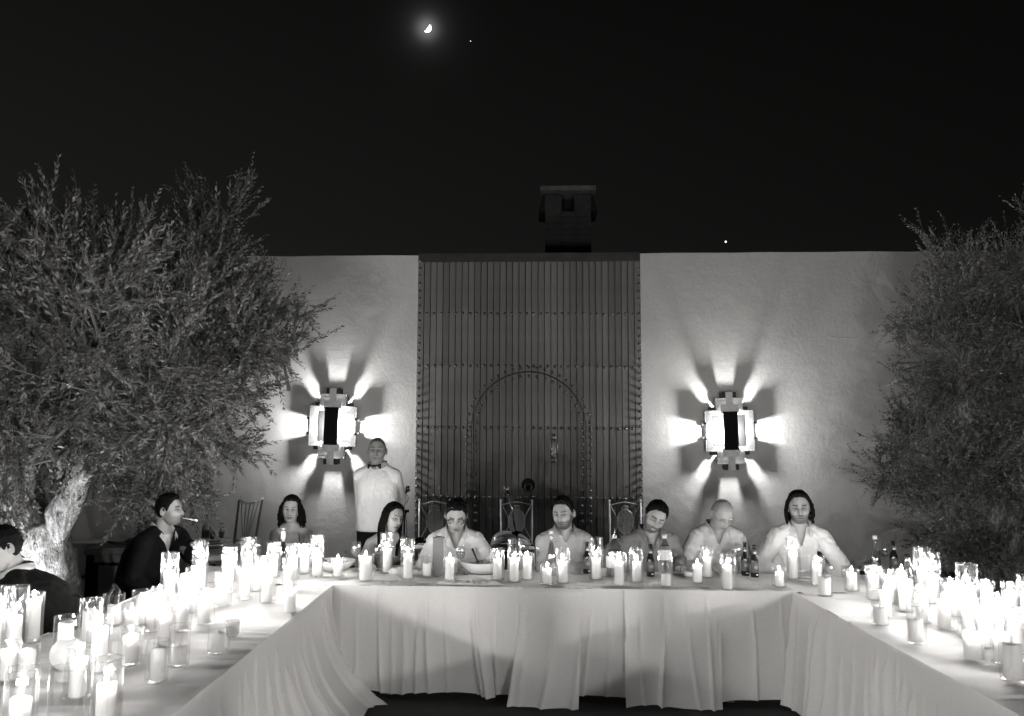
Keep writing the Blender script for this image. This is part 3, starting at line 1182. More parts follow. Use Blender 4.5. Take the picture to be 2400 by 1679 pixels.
# left arm, from the near end to the corner
C(42, 720, .10, .26, .155, 1, 'nearest the lower left corner')
C(147, 760, .105, .30, 0, 0, 'standing empty at the bottom edge', tall=False)
C(246, 680, .10, .25, .15, 1, 'at the bottom edge, right of the empty cylinder')
C(180, 600, .10, .20, .14, 1, 'in front of the frosted globe')
C(151, 530, .104, .225, .19, 0, 'right behind the frosted globe')
C(208, 495, .10, .25, .19, 0, 'behind and right of the frosted globe')
C(228, 540, .10, .27, .18, 1, 'just right of the frosted globe')
C(264, 432, .11, .17, .10, 0, 'near the outer edge, left of the black cabinet')
C(30, 520, .10, .34, .20, 1, 'in front of the leaning man\'s jacket')
C(-3, 505, .10, .32, .2, 1, 'cut by the left picture edge')
C(74, 470, .095, .24, .2, 1, 'below the back of the leaning man')
C(60, 555, .095, .15, .11, 0, 'low in front of the leaning man, left of the globe')
C(16, 560, .095, .16, .12, 1, 'at the left edge, below the leaning man')
C(330, 430, .10, .185, .15, 0, 'in front of the black cabinet corner')
C(372, 418, .09, .18, .14, 1, 'low in front of the smoking man\'s elbow')
C(394, 388, .10, .32, .20, 1, 'covering the chest of the smoking man')
C(428, 392, .09, .20, .15, 1, 'between the two tall cylinders by the smoking man')
C(466, 348, .10, .31, .18, 1, 'before the raised hand of the smoking man')
C(452, 372, .10, .20, .15, 1, 'under the hand of the smoking man')
C(448, 402, .09, .19, .14, 1, 'foremost below the smoking man\'s hand')
C(309, 455, .098, .13, .11, 1, 'short and very bright amid the left arm')
C(303, 522, .10, .16, .12, 1, 'on the left arm between the globe and the inner edge')
C(418, 525, .09, .18, .08, 0, 'near the inner edge, with a low candle')
C(366, 562, .09, .17, .13, 0, 'nearest the inner edge in the lower left', tall=False)
C(512, 495, .10, .125, .085, 0, 'alone at the inner edge, short with a wide mouth')
C(425, 445, .10, .20, .14, 1, 'inmost of the bright cluster on the left arm')
C(385, 478, .10, .20, .14, 1, 'left front one of the bright cluster on the left arm')
C(480, 428, .10, .18, .14, 1, 'right front one of the bright cluster on the left arm')
C(358, 445, .09, .17, .13, 1, 'left back one of the bright cluster on the left arm')
C(580, 332, .10, .31, .15, 1, 'left of the stemmed glass beside the wavy-haired woman')
C(537, 330, .10, .24, .16, 1, 'right beside the wooden chair back')
C(535, 356, .095, .25, .16, 1, 'in front of the wooden chair back')
C(615, 345, .10, .21, .15, 1, 'a little left of the slim wine bottle')
C(640, 320, .10, .25, .15, 1, 'just left of the slim bottle')
C(686, 325, .10, .25, .16, 1, 'just right of the slim bottle')
C(678, 352, .095, .22, .15, 1, 'in front of the slim bottle')
C(714, 312, .09, .22, .14, 1, 'covering the shoulder of the wavy-haired woman')
C(741, 318, .10, .30, .14, 1, 'right of the woman with wavy hair')
C(792, 319, .10, .13, .11, 1, 'in front of the wide salad bowl', tall=False)
C(677, 399, 0, 0, .13, 1, 'without a glass by the corner of the two tables')
C(572, 372, .10, .21, .16, 1, 'left one in the brightest knot near the corner')
C(627, 378, .10, .20, .15, 1, 'right one in the brightest knot near the corner')
C(522, 388, .10, .20, .15, 1, 'outermost in the brightest knot near the corner')
C(600, 352, .09, .18, .14, 1, 'at the back of the brightest knot near the corner')
# head table
C(857, 328, .112, .185, .16, 1, 'wide one left of the straight-haired woman', cd=.085, tall=False)
C(905, 310, .098, .30, .17, 1, 'before the bare shoulder of the straight-haired woman')
C(954, 324, .10, .285, .17, 1, 'between the straight-haired woman and the man with glasses')
C(1001, 318, .085, .145, .085, 0, 'small jar left of the grey card box', tall=False)
C(1054, 331, .10, .175, .15, 1, 'just right of the grey card box', tall=False)
C(1166, 327, .10, .22, .14, 1, 'right of the deep bowl with spoon')
C(1206, 331, .10, .30, .15, 1, 'below the middle microphone stand')
C(1235, 326, .095, .19, .15, 1, 'left of the centre man, beside the tall one', tall=False)
C(1283, 337, .10, .14, .10, 1, 'before the white capped bottle at the centre', tall=False)
C(1319, 333, .10, .24, .14, 1, 'in front of the folded arms of the centre man')
C(1397, 325, .10, .30, .14, 1, 'between the centre man and the laughing man')
C(1451, 339, .105, .225, .15, 1, 'in front of the big clear water bottle')
C(1491, 331, .10, .235, .13, 1, 'just left of the single beer bottle')
C(1560, 341, .10, .235, .075, 0, 'in front of the labelled plastic bottle', tall=False)
C(1635, 333, .075, .125, .115, 1, 'low one in front of the grey-haired man', tall=False)
C(1657, 321, .09, .23, .135, 1, 'at the chest of the grey-haired man')
C(1708, 349, .10, .24, .15, 1, 'left of the pair of beer bottles')
C(1827, 342, .10, .13, .09, 1, 'low one left of the long-haired man', cd=.06, tall=False)
C(1860, 324, .105, .29, .18, 1, 'in front of the long-haired man')
C(1917, 338, .10, .20, .13, 1, 'right of the long-haired man\'s tall one')
C(1934, 363, .095, .20, .11, 0, 'at the right inner corner of the horseshoe', cd=.075, tall=False)
# right arm
C(1997, 352, .10, .14, .11, 1, 'low one below the bread at the right corner', tall=False)
C(2050, 372, .10, .21, .15, 1, 'in front of the white capped bottle on the right')
C(2089, 380, .10, .20, .15, 1, 'between the two clear bottles on the right')
C(2076, 410, 0, 0, .14, 1, 'without a glass in the bright right knot')
C(2064, 430, .09, .19, .09, 0, 'at the inner edge below the bright right knot', cd=.07)
C(2112, 350, .10, .14, .12, 1, 'outside the dark capped bottle on the right', tall=False)
C(2165, 362, .105, .31, .17, 1, 'right behind the dark capped bottle')
C(2187, 380, .10, .31, .17, 1, 'right-hand one of the far tall pair')
C(2230, 386, .11, .16, .12, 1, 'wide low one right of the far tall pair', tall=False)
C(2272, 430, .107, .33, .20, 1, 'tallest, standing alone against the dark tree')
C(2314, 405, .095, .19, .15, 1, 'just right of the tallest one on the right arm')
C(2341, 442, .08, .19, .15, 1, 'slim one on the outer half of the right arm')
C(2372, 420, .09, .21, .15, 1, 'by the outer edge of the right arm')
C(2414, 440, .10, .28, .18, 1, 'cut by the right picture edge')
C(2283, 508, 0, 0, .12, 1, 'without a glass, foremost on the right arm', cd=.085)
C(2376, 560, .10, .25, .145, 0, 'grey in front at the lower right', cd=.072)
C(2150, 473, .09, .19, .11, 0, 'at the inner edge in the middle of the right arm', cd=.068)
C(2350, 520, .09, .20, .13, 1, 'just behind the unlit one at the lower right')
C(2270, 460, .10, .20, .15, 1, 'on the right arm, before the tallest one')
C(2215, 440, .10, .18, .14, 1, 'left of centre in the middle of the right arm')
C(2160, 425, .10, .20, .14, 1, 'behind the unlit one in the middle of the right arm')
C(2120, 400, .10, .19, .14, 1, 'right of the bright knot of the right arm')
C(2312, 482, .10, .20, .15, 1, 'in front of the slim one on the right arm')
C(2242, 410, .10, .19, .14, 1, 'behind the tallest one on the right arm')
C(2388, 492, .10, .20, .15, 1, 'at the right picture edge, lower one')
# the arms go on towards the camera, with unseen candles holding added fill lamps
near = ['first', 'second', 'third', 'fourth', 'fifth', 'sixth', 'seventh', 'eighth', 'ninth', 'tenth', 'eleventh', 'twelfth', 'thirteenth']
for k, (x, y) in enumerate(((-1.62, 1.75), (-2.2, 1.85), (-2.0, 1.5), (-1.5, 1.35), (-2.1, 1.2), (-1.7, .95), (-2.2, .65), (-1.6, .45), (-2.0, .1), (-1.5, -.2), (-2.1, -.5), (-1.7, -.8), (-2.0, -1.1))):
    C(0, 0, .10, .22, .14, 1, '%s out of view on the left arm' % near[k], pos=(x, y))
for k, (x, y) in enumerate(((2.2, 3.0), (2.6, 2.7), (2.15, 2.3), (2.65, 2.0), (2.2, 1.65), (2.6, 1.3), (2.25, 1.0), (2.7, .7), (2.15, .4), (2.6, .1), (2.25, -.25), (2.65, -.6), (2.3, -1.0))):
    C(0, 0, .10, .22, .14, 1, '%s out of view on the right arm' % near[k], pos=(x, y))
# ------------------------------------------------------------------ olive trees
def leafy(name, mt, clusters, parent, leaf, per_shoot, seed, droop_z, tone):
    """clusters: list of (centre, radius xyz, n shoots, up). Builds shoots with paired leaves as one crown mesh"""
    rg = np.random.default_rng(seed)
    base, dirs, lens = [], [], []
    ltone = []
    for (c, r, n, up) in clusters:
        c = np.array(c); r = np.array(r)
        nt_ = max(1, n // 9)
        tq = rg.normal(size=(nt_, 3)); tq /= np.linalg.norm(tq, axis=1)[:, None]
        trad = rg.uniform(.25, 1.0, nt_) ** .5
        td = tq * .7 + rg.normal(size=(nt_, 3)) * .35
        td[:, 2] += up
        td /= np.linalg.norm(td, axis=1)[:, None]
        tt = rg.uniform(.45, 1.55, nt_)
        own = rg.integers(0, nt_, n)
        al = rg.uniform(-.16, .16, n)
        p = c + tq[own] * r * trad[own][:, None] + td[own] * al[:, None] + rg.normal(size=(n, 3)) * .045
        q = tq[own]
        d = td[own] + rg.normal(size=(n, 3)) * .42
        d /= np.linalg.norm(d, axis=1)[:, None]
        base.append(p); dirs.append(d)
        lens.append(rg.uniform(.12, .40, n))
        ltone.append(tt[own])
    base = np.concatenate(base); dirs = np.concatenate(dirs); lens = np.concatenate(lens); ltone = np.concatenate(ltone)
    keep = (base[:, 2] > .25)
    base, dirs, lens, ltone = base[keep], dirs[keep], lens[keep], ltone[keep]
    n = len(base)
    K = per_shoot
    t = (np.arange(K) + .5) / K
    # gentle upward bend of the shoot
    bend = np.zeros((n, 3)); bend[:, 2] = rg.uniform(-.05, .14, n) * np.sign(dirs[:, 2] + .3)
    P = base[:, None, :] + dirs[:, None, :] * (lens[:, None] * t[None])[:, :, None] + bend[:, None, :] * (t ** 2)[None, :, None]
    ref = rg.normal(size=(n, 3))
    s = np.cross(dirs, ref); s /= np.linalg.norm(s, axis=1)[:, None]
    b = np.cross(dirs, s)
    ang = (np.arange(K) * 1.57)[None, :] + rg.uniform(-.5, .5, (n, K))
    allv, allc = [], []
    for side in (0, 1):
        a = ang + PI * side
        rad_ = s[:, None, :] * np.cos(a)[..., None] + b[:, None, :] * np.sin(a)[..., None]
        opening = rg.uniform(.28, .85, (n, K, 1))
        ld = dirs[:, None, :] * 1.0 + rad_ * opening + rg.normal(size=(n, K, 3)) * .18
        ld /= np.linalg.norm(ld, axis=2)[..., None]
        L = leaf * rg.uniform(.65, 1.2, (n, K, 1)) * (1 - .35 * (t[None, :, None] > .85))
        Wd = L * rg.uniform(.14, .20, (n, K, 1))
        wv = np.cross(ld, rad_ + rg.normal(size=(n, K, 3)) * .4); wv /= (np.linalg.norm(wv, axis=2)[..., None] + 1e-9)
        up_ = np.cross(wv, ld)
        p0 = P
        p1 = P + ld * L * .5 + wv * Wd + up_ * L * .03
        p3 = P + ld * L * .5 - wv * Wd + up_ * L * .03
        p2 = P + ld * L - up_ * L * .08 * rg.uniform(-1, 1, (n, K, 1))
        q = np.stack([p0, p1, p2, p3], 2).reshape(-1, 4, 3)
        allv.append(q)
        c = np.clip(ltone[:, None] * tone * rg.uniform(.6, 1.6, (n, K)), .03, .4).reshape(-1)
        allc.append(c)
    q = np.concatenate(allv); c = np.concatenate(allc)
    nv = len(q) * 4
    me = bpy.data.meshes.new(name)
    me.vertices.add(nv)
    me.vertices.foreach_set('co', q.reshape(-1).astype(np.float32))
    nf = len(q)
    me.loops.add(nf * 4)
    me.loops.foreach_set('vertex_index', np.arange(nf * 4, dtype=np.int32))
    me.polygons.add(nf)
    me.polygons.foreach_set('loop_start', (np.arange(nf) * 4).astype(np.int32))
    me.polygons.foreach_set('loop_total', np.full(nf, 4, dtype=np.int32))
    me.update(calc_edges=True)
    ca = me.color_attributes.new('Col', 'FLOAT_COLOR', 'POINT')
    cc = np.repeat(c, 4)
    ca.data.foreach_set('color', np.stack([cc * 1.0, cc, cc * .97, np.ones_like(cc)], 1).astype(np.float32).reshape(-1))
    me.materials.append(mt)
    o = link(name, me, parent)
    o['kind'] = 'stuff'
    # twigs
    tw = MB()
    m_ = min(n, 2600)
    idx = rg.permutation(n)[:m_]
    A = base[idx] - dirs[idx] * .10; B = base[idx] + dirs[idx] * lens[idx][:, None] + bend[idx]
    u_ = s[idx] * .0022; v_ = b[idx] * .0022
    vs = np.stack([A + u_, A - u_ * .5 + v_, A - u_ * .5 - v_, B + u_ * .4, B - u_ * .2 + v_ * .4, B - u_ * .2 - v_ * .4], 1).reshape(-1, 3)
    fs = []
    for k in range(m_):
        o_ = k * 6
        fs += [(o_, o_ + 1, o_ + 4, o_ + 3), (o_ + 1, o_ + 2, o_ + 5, o_ + 4), (o_ + 2, o_, o_ + 3, o_ + 5)]
    tw.add(vs, fs)
    t_ = tw.build('twigs', M_twig, parent); t_['kind'] = 'stuff'
    return o


def limb(pts, rads, seed, n=22, rough=.16):
    """gnarled limb: tube through smoothed points, pushed in and out"""
    P = [Vector(p) for p in pts]
    out_p, out_r = [], []
    for i in range(len(P) - 1):
        p0 = P[max(i - 1, 0)]; p1 = P[i]; p2 = P[i + 1]; p3 = P[min(i + 2, len(P) - 1)]
        st = max(3, int((p2 - p1).length / .035))
        for k in range(st):
            t = k / st
            q = .5 * ((2 * p1) + (-p0 + p2) * t + (2 * p0 - 5 * p1 + 4 * p2 - p3) * t * t + (-p0 + 3 * p1 - 3 * p2 + p3) * t ** 3)
            out_p.append(q); out_r.append(rads[i] + (rads[i + 1] - rads[i]) * t)
    out_p.append(P[-1]); out_r.append(rads[-1])
    m = MB().tube(out_p, out_r, n)
    v = m.v[0]
    nn = n
    cen = np.repeat(np.array([tuple(p) for p in out_p]), nn, 0)
    dv = v - cen
    for i in range(len(v)):
        r = np.linalg.norm(dv[i])
        q = Vector(v[i])
        f = mnoise.noise(Vector((q.x * 5, q.y * 5, q.z * 2.2 + seed))) * rough * 1.6 + mnoise.noise(Vector((q.x * 17, q.y * 17, q.z * 8 + seed))) * rough * .7 + mnoise.noise(q * 45) * rough * .25
        v[i] = cen[i] + dv[i] * (1 + f)
    return m


# ---- left tree
SB = 282.0
tb = onz(128, 1029 + 1.77 * SB, 0.0)
treeL = thing('olive_tree', 'large old olive tree with lit forked trunk left of the smoking man', 'tree', (tb.x, tb.y, 0), 0, 'olive trees either side of the wall')
def TL(px, py, s): 
    p = at(px, py, s); return (p.x - tb.x, p.y - tb.y, p.z)
fork = TL(112, 1262, SB)
tr = MB()
parts = [
    ([(0.0, 0.0, -.05), TL(130, 1440, SB), TL(128, 1350, SB), TL(112, 1275, SB), TL(100, 1225, SB)], [.30, .225, .185, .20, .16], 1),
    ([TL(104, 1300, SB), TL(135, 1225, SB), TL(170, 1155, SB), TL(190, 1095, SB), TL(200, 1020, SB), TL(230, 930, SB * 1.02)], [.14, .135, .115, .10, .085, .06], 2),
    ([TL(108, 1300, SB), TL(75, 1235, SB), TL(38, 1180, SB), TL(5, 1120, SB), TL(-40, 1030, SB), TL(-90, 900, SB)], [.15, .125, .115, .11, .10, .07], 3),
    ([TL(100, 1250, SB * .98), TL(90, 1190, SB * .95), TL(70, 1120, SB * .93), TL(60, 1000, SB * .93), TL(80, 850, SB * .93)], [.10, .085, .08, .07, .05], 4),
    ([TL(180, 1140, SB), TL(197, 1118, SB * 1.01), TL(214, 1104, SB * 1.02)], [.06, .05, .035], 5),
]
for pts, rads, sd in parts:
    q = limb(pts, rads, sd * 7.0)
    tr.add(q.v[0], q.f)
trunkL = tr.build('trunk', M_bark, treeL, True)
br = MB()
crL = [  # px, py, s, radius m, shoots, up
    (60, 760, 300, (.95, .8, .75), 400, .55), (190, 665, 330, (.50, .5, .40), 300, .9), (110, 650, 320, (.5, .5, .30), 170, .9),
    (300, 700, 290, (.75, .8, .6), 420, .8), (400, 750, 275, (.66, .8, .50), 330, .75), (480, 670, 265, (.42, .5, .42), 190, .8),
    (550, 780, 262, (.55, .6, .42), 260, .5), (625, 765, 255, (.34, .4, .32), 110, .45), (640, 810, 255, (.24, .3, .14), 50, .1), (600, 700, 255, (.25, .3, .25), 50, .6),
    (180, 880, 300, (.85, .8, .6), 380, .2), (350, 900, 285, (.85, .9, .62), 430, .15), (490, 900, 268, (.45, .7, .40), 230, .05),
    (20, 960, 285, (.7, .5, .45), 240, .0), (250, 1015, 262, (.62, .45, .30), 200, -.2), (400, 1030, 275, (.58, .8, .36), 280, -.2),
    (480, 1030, 268, (.26, .4, .26), 70, -.1), (350, 1125, 285, (.36, .5, .22), 80, -.6), (410, 1100, 280, (.26, .4, .18), 50, -.5), (40, 1075, 330, (.22, .2, .28), 46, -.9), (-10, 1110, 310, (.22, .2, .3), 40, -.9),
    (545, 530, 262, (.20, .25, .26), 34, .9), (505, 545, 262, (.16, .2, .22), 16, .8), (150, 560, 330, (.20, .3, .12), 20, 1.0), (-10, 540, 400, (.10, .2, .08), 12, .8),
    (722, 712, 250, (.10, .2, .04), 8, .1), (20, 690, 330, (.5, .4, .34), 130, .8), (90, 1000, 262, (.5, .3, .25), 110, -.3), (290, 1180, 292, (.18, .2, .14), 18, -.9), (705, 790, 250, (.14, .2, .06), 12, -.1),
]
cl = []
for (px, py, s, r, n, up) in crL:
    if px > 470: px -= 24
    p = TL(px, py, s)
    cl.append((p, r, int(n * DENS), up))
starts = [TL(230, 930, SB * 1.02), TL(-90, 900, SB), TL(80, 850, SB * .93), TL(200, 1020, SB)]
for (c, r, n, up) in cl:
    st = min(starts, key=lambda q: (Vector(q) - Vector(c)).length)
    if (Vector(st) - Vector(c)).length > 1.7: st = tuple(Vector(c) - Vector((0, 0, .5)))
    mid = (Vector(st) + Vector(c)) / 2 + Vector((random.uniform(-.1, .1), random.uniform(-.1, .1), random.uniform(-.12, .06)))
    br.tube([st, tuple(mid), c, tuple(Vector(c) + Vector((0, 0, r[2] * .6 * (1 if up > 0 else -.6))))], [.020, .014, .009, .004], 6)
    for q in range(3):
        d = Vector((random.uniform(-1, 1) * r[0], random.uniform(-1, 1) * r[1], random.uniform(-.5, 1) * r[2])) * .8
        br.tube([tuple(mid), tuple((mid + Vector(c) + d) / 2), tuple(Vector(c) + d)], [.007, .005, .003], 5)
bo = br.build('branches', M_twig, treeL); bo['kind'] = 'stuff'
leafy('crown', M_leaf, cl, treeL, .052, 13, 5, 1.6, .155)

# ---- right tree
SR = 215.0
tbr = onz(2335, 1029 + 1.77 * SR, 0.0)
treeR = thing('olive_tree', 'broad olive tree with foliage down to the ground at the right end of the wall', 'tree', (tbr.x, tbr.y, 0), 0, 'olive trees either side of the wall')
def TR(px, py, s):
    p = at(px, py, s); return (p.x - tbr.x, p.y - tbr.y, p.z)
q1 = limb([(0, 0, -.05), TR(2330, 1330, SR), TR(2345, 1230, SR), TR(2300, 1100, SR), TR(2260, 980, SR), TR(2250, 850, SR)], [.26, .2, .17, .12, .09, .05], 44.0)
q2 = limb([TR(2340, 1260, SR), TR(2380, 1150, SR), TR(2420, 1000, SR), TR(2440, 820, SR)], [.14, .11, .08, .05], 51.0)
tr = MB().add(q1.v[0], q1.f).add(q2.v[0], q2.f)
tr.build('trunk', M_bark, treeR, True)
crR = [
    (2210, 690, 215, (.42, .5, .50), 220, .9), (2215, 620, 218, (.24, .3, .30), 70, 1.1), (2170, 740, 215, (.40, .4, .34), 150, .6), (2330, 660, 215, (.55, .6, .45), 240, .9), (2390, 610, 215, (.3, .4, .35), 110, 1.0), (2440, 700, 215, (.6, .6, .7), 260, .8),
    (2230, 820, 215, (.62, .7, .5), 330, .4), (2350, 830, 215, (.7, .8, .6), 380, .4), (2460, 900, 215, (.7, .8, .8), 320, .3),
    (2190, 960, 215, (.55, .6, .45), 260, .1), (2300, 970, 215, (.75, .8, .5), 380, .1), (2400, 1050, 215, (.75, .8, .6), 380, .0),
    (2150, 1060, 218, (.38, .4, .40), 150, .0), (2075, 1090, 222, (.24, .3, .18), 60, .0), (2050, 1130, 222, (.16, .2, .14), 34, -.2), (2095, 1040, 222, (.24, .3, .2), 50, .1), (2120, 970, 220, (.22, .3, .14), 44, .1),
    (2230, 1130, 217, (.55, .6, .45), 300, -.1), (2330, 1160, 215, (.6, .7, .5), 330, -.1), (2230, 1230, 217, (.42, .5, .32), 200, -.3), (2320, 1270, 215, (.5, .5, .28), 200, -.3), (2420, 1200, 215, (.5, .6, .5), 220, -.1),
    (2092, 690, 216, (.13, .2, .07), 10, .2), (2065, 838, 216, (.16, .2, .04), 7, .0), (2080, 855, 216, (.2, .2, .05), 9, .0), (2115, 860, 216, (.16, .2, .1), 14, .1), (2380, 540, 216, (.12, .2, .2), 10, 1.2), (2150, 590, 216, (.1, .1, .14), 7, 1.2),
]
cl = []
for (px, py, s, r, n, up) in crR:
    cl.append((TR(px + 36, py + 14, s), r, int(n * DENS), up))
br = MB()
starts = [TR(2250, 850, SR), TR(2300, 1100, SR), TR(2440, 820, SR), TR(2345, 1230, SR)]
for (c, r, n, up) in cl:
    st = min(starts, key=lambda q: (Vector(q) - Vector(c)).length)
    if (Vector(st) - Vector(c)).length > 1.7: st = tuple(Vector(c) - Vector((0, 0, .5)))
    mid = (Vector(st) + Vector(c)) / 2 + Vector((random.uniform(-.1, .1), random.uniform(-.1, .1), random.uniform(-.12, .06)))
    br.tube([st, tuple(mid), c, tuple(Vector(c) + Vector((0, 0, r[2] * .6 * (1 if up > 0 else -.6))))], [.03, .02, .012, .005], 6)
bo = br.build('branches', M_twig, treeR); bo['kind'] = 'stuff'
leafy('crown', M_leaf, cl, treeR, .047, 11, 9, .3, .20)


# garden spike light in the bed at the foot of the left tree (its beam lights the trunk)
gp = at(-40, 1300, 315)
gl = thing('garden_spotlight', 'small black spike spotlight in the bed lighting the forked olive trunk', 'spotlight', (gp.x, gp.y, 0))
MB().tube([(0, 0, -.05), (0, 0, .12)], .012, 8).build('spike', M_black, gl)
aim = (Vector((tb.x + .1, tb.y, 1.7)) - Vector((gp.x, gp.y, .16))).normalized()
q = aim.to_track_quat('Z', 'Y').to_matrix()
m = MB(); m.lathe([(.0001, -.06), (.04, -.055), (.048, .05), (.05, .06), (.046, .06), (.04, .045)], 16, (0, 0, .16), q); m.build('lamp_head', M_black, gl, True)
m = MB(); m.lathe([(.0001, .03), (.038, .03)], 16, (0, 0, .16), q); m.build('lens', emis('spot_lens', 12), gl)
ld = bpy.data.lights.new('spot_lamp', 'SPOT'); ld.energy = TREE_SPOT_W; ld.spot_size = R(75); ld.spot_blend = .7; ld.shadow_soft_size = .03
lo = bpy.data.objects.new('spot_lamp', ld); COL.objects.link(lo); lo.parent = gl
lo.location = Vector((0, 0, .16)) + aim * .07
lo.rotation_euler = aim.to_track_quat('-Z', 'Y').to_euler()

# ------------------------------------------------------------------ iron chairs with oval woven backs
CH = None
def make_chair(label):
    t = thing('iron_chair', label, 'chair', (0, 0, 0), 0, 'pale iron chairs with oval backs against the gate')
    W2 = .195
    yb = .21      # back plane (towards the wall)
    for s in (-1, 1):
        m = MB()
        m.tube([(s * W2, yb + .05, 0), (s * W2, yb + .01, .45), (s * (W2 + .004), yb + .03, .98)], .011, 8)
        m.ball((s * (W2 + .004), yb + .03, .992), .016, 10, 6)
        m.build('back_post', M_metalch, t, True)
        m = MB(); m.tube([(s * (W2 - .01), -.20, .44), (s * W2, -.215, 0)], .011, 8); m.build('leg', M_metalch, t, True)
    m = MB()
    pts = []
    for k in range(17):
        x = -W2 + 2 * W2 * k / 16
        pts.append((x, yb + .028, .945 + .030 * (math.cos(x / W2 * PI) * .5 + .5)))
    m.tube(pts, .007, 6); m.build('top_rail', M_metalch, t, True)
    # side curves
    for s in (-1, 1):
        pts = []
        for k in range(15):
            a = k / 14
            z = .935 - a * .43
            x = s * (W2 - .012 - .085 * math.sin(PI * a) ** 1.2)
            pts.append((x, yb + .025 - .01 * a, z))
        MB().tube(pts, .005, 6).build('side_curve', M_metalch, t, True)
    # oval frame and woven panel
    oc = (0, yb + .02, .735)
    MB().torus(oc, 1.0, .006, 30, 6, Matrix.Rotation(PI / 2, 3, 'X'), .105, .150).build('oval_frame', M_metalch, t, True)
    m = MB()
    for k in range(-9, 10):
        for sg in (-1, 1):
            # diagonal wires clipped by the ellipse
            c_ = k * .0245
            pts = []
            for j in range(21):
                uu = -1 + 2 * j / 20
                x = uu * .105; z = sg * x * 1.15 + c_
                if (x / .104) ** 2 + (z / .148) ** 2 < 1: pts.append((x, yb + .02 + sg * .0015, .735 + z))
            if len(pts) > 1: m.tube([pts[0], pts[-1]], .0032, 4, caps=False)
    wv = m.build('woven_panel', M_metalch, t); wv['kind'] = 'stuff'
    # scrolls above and below
    for s in (-1, 1):
        pts = []
        for k in range(26):
            a = -PI * .45 + k / 25 * PI * 1.75
            rr = .042 * (1 - k / 25 * .55)
            pts.append((s * (rr * math.cos(a) * .9 + .006 + .0 * k), yb + .024, .918 - .004 + rr * math.sin(a) * .75 - .004))
        MB().tube(pts, .0042, 5).build('scroll', M_metalch, t, True)
        pts = []
        for k in range(24):
            a = PI * .5 + k / 23 * PI * 1.7
            rr = .034 * (1 - k / 23 * .6)
            pts.append((s * (.045 + rr * math.cos(a)), yb + .015, .565 + rr * math.sin(a)))
        MB().tube(pts, .0042, 5).build('scroll', M_metalch, t, True)
    m = MB(); m.tube([(-W2, yb + .012, .50), (W2, yb + .012, .50)], .006, 6); m.build('lower_rail', M_metalch, t, True)
    m = MB(); m.box((0, 0, .425), (.41, .42, .02)); m.build('seat_frame', M_metalch, t)
    m = MB()
    P = []
    n = 12
    for j in range(n + 1):
        row = []
        for i in range(n + 1):
            x = -1 + 2 * i / n; y = -1 + 2 * j / n
            e = (1 - abs(x) ** 6) * (1 - abs(y) ** 6)
            row.append((x * .205, y * .21, .44 + .038 * max(e, 0) ** .4))
        P.append(row)
    m.grid(np.array(P)); m.box((0, 0, .4425), (.41, .42, .012)); m.build('cushion', M_cushion, t, True)
    return t


def dup_tree(root, loc, rz, label):
    r = root.copy(); COL.objects.link(r); r.location = loc; r.rotation_euler = (0, 0, rz); r['label'] = label
    for c_ in list(root.children):
        c2 = c_.copy(); COL.objects.link(c2); c2.parent = r
        for g_ in c_.children:
            g2 = g_.copy(); COL.objects.link(g2); g2.parent = c2
    return r


ch0 = make_chair('empty pale iron chair behind the left shoulder of the man with dark glasses')
SC_ = 187
p = at(1014, 1200, SC_ * 1.0); ch0.location = (p.x, p.y - .1, 0); ch0.rotation_euler.z = R(-4)
p = at(1213, 1200, SC_); ch1 = dup_tree(ch0, (p.x, p.y - .1, 0), R(3), 'pale iron chair with a wooden lute lying on its seat')
p1c = p.copy()
p = at(1470, 1210, SC_); ch2 = dup_tree(ch0, (p.x, p.y - .1, 0), R(2), 'empty pale iron chair left of the laughing man in the grey shirt')
p2c = p.copy()

# lute on the middle chair
S_O = 195
po = at(1197, 1262, S_O)
ld_ = thing('lute', 'pale wooden lute with striped round back resting on the middle iron chair', 'lute', (po.x, po.y, .50), R(4))
NS = 13
for k in range(NS):
    a0 = PI * k / NS; a1 = PI * (k + 1) / NS
    rows_ = []
    for j in range(19):
        t = j / 18
        x = -.25 + .50 * t
        # body outline: round at the left, narrowing to the neck at the right
        rr = .165 * (1 - ((x + .06) / .19) ** 2) ** .5 if x < -.06 and abs((x + .06) / .19) < 1 else .165 * max(0.0, 1 - ((x + .06) / .31) ** 2) ** .62
        if x < -.249: rr = 0.0
        a_in = [a0 + .02, (a0 + a1) / 2, a1 - .02]
        rows_.append([(x, -rr * math.cos(a) * 1.0, rr * math.sin(a) * 1.05 + (.003 if q_ == 1 else 0)) for q_, a in enumerate(a_in)])
    m = MB().grid(np.array(rows_))
    m.build('rib', M_oud if k % 3 else M_oud2, ld_, True)
m = MB(); m.box((0, 0, -.004), (.46, .02, .008)); 
prof = []
for j in range(25):
    t = j / 24; x = -.249 + .499 * t
    rr = .165 * (1 - ((x + .06) / .19) ** 2) ** .5 if x < -.06 and abs((x + .06) / .19) < 1 else .165 * max(0.0, 1 - ((x + .06) / .31) ** 2) ** .62
    prof.append((x, rr))
vs = [(x, -r_, -.004) for x, r_ in prof] + [(x, r_, -.004) for x, r_ in prof]
n_ = len(prof)
m = MB().add(vs, [(i, i + 1, n_ + i + 1, n_ + i) for i in range(n_ - 1)])
m.build('soundboard', M_oud2, ld_)
m = MB(); m.bar((.24, 0, .0), (.42, 0, .012), .04, .022); m.build('neck', M_oud2, ld_)
m = MB(); m.bar((.41, 0, .012), (.47, 0, -.09), .035, .018); m.build('pegbox', M_beam, ld_)

# microphone stands
def tripod(m_, z0):
    for k in range(3):
        a = k * 2 * PI / 3 + .4
        m_.tube([(0, 0, z0), (.30 * math.cos(a), .30 * math.sin(a), .012)], .007, 6)


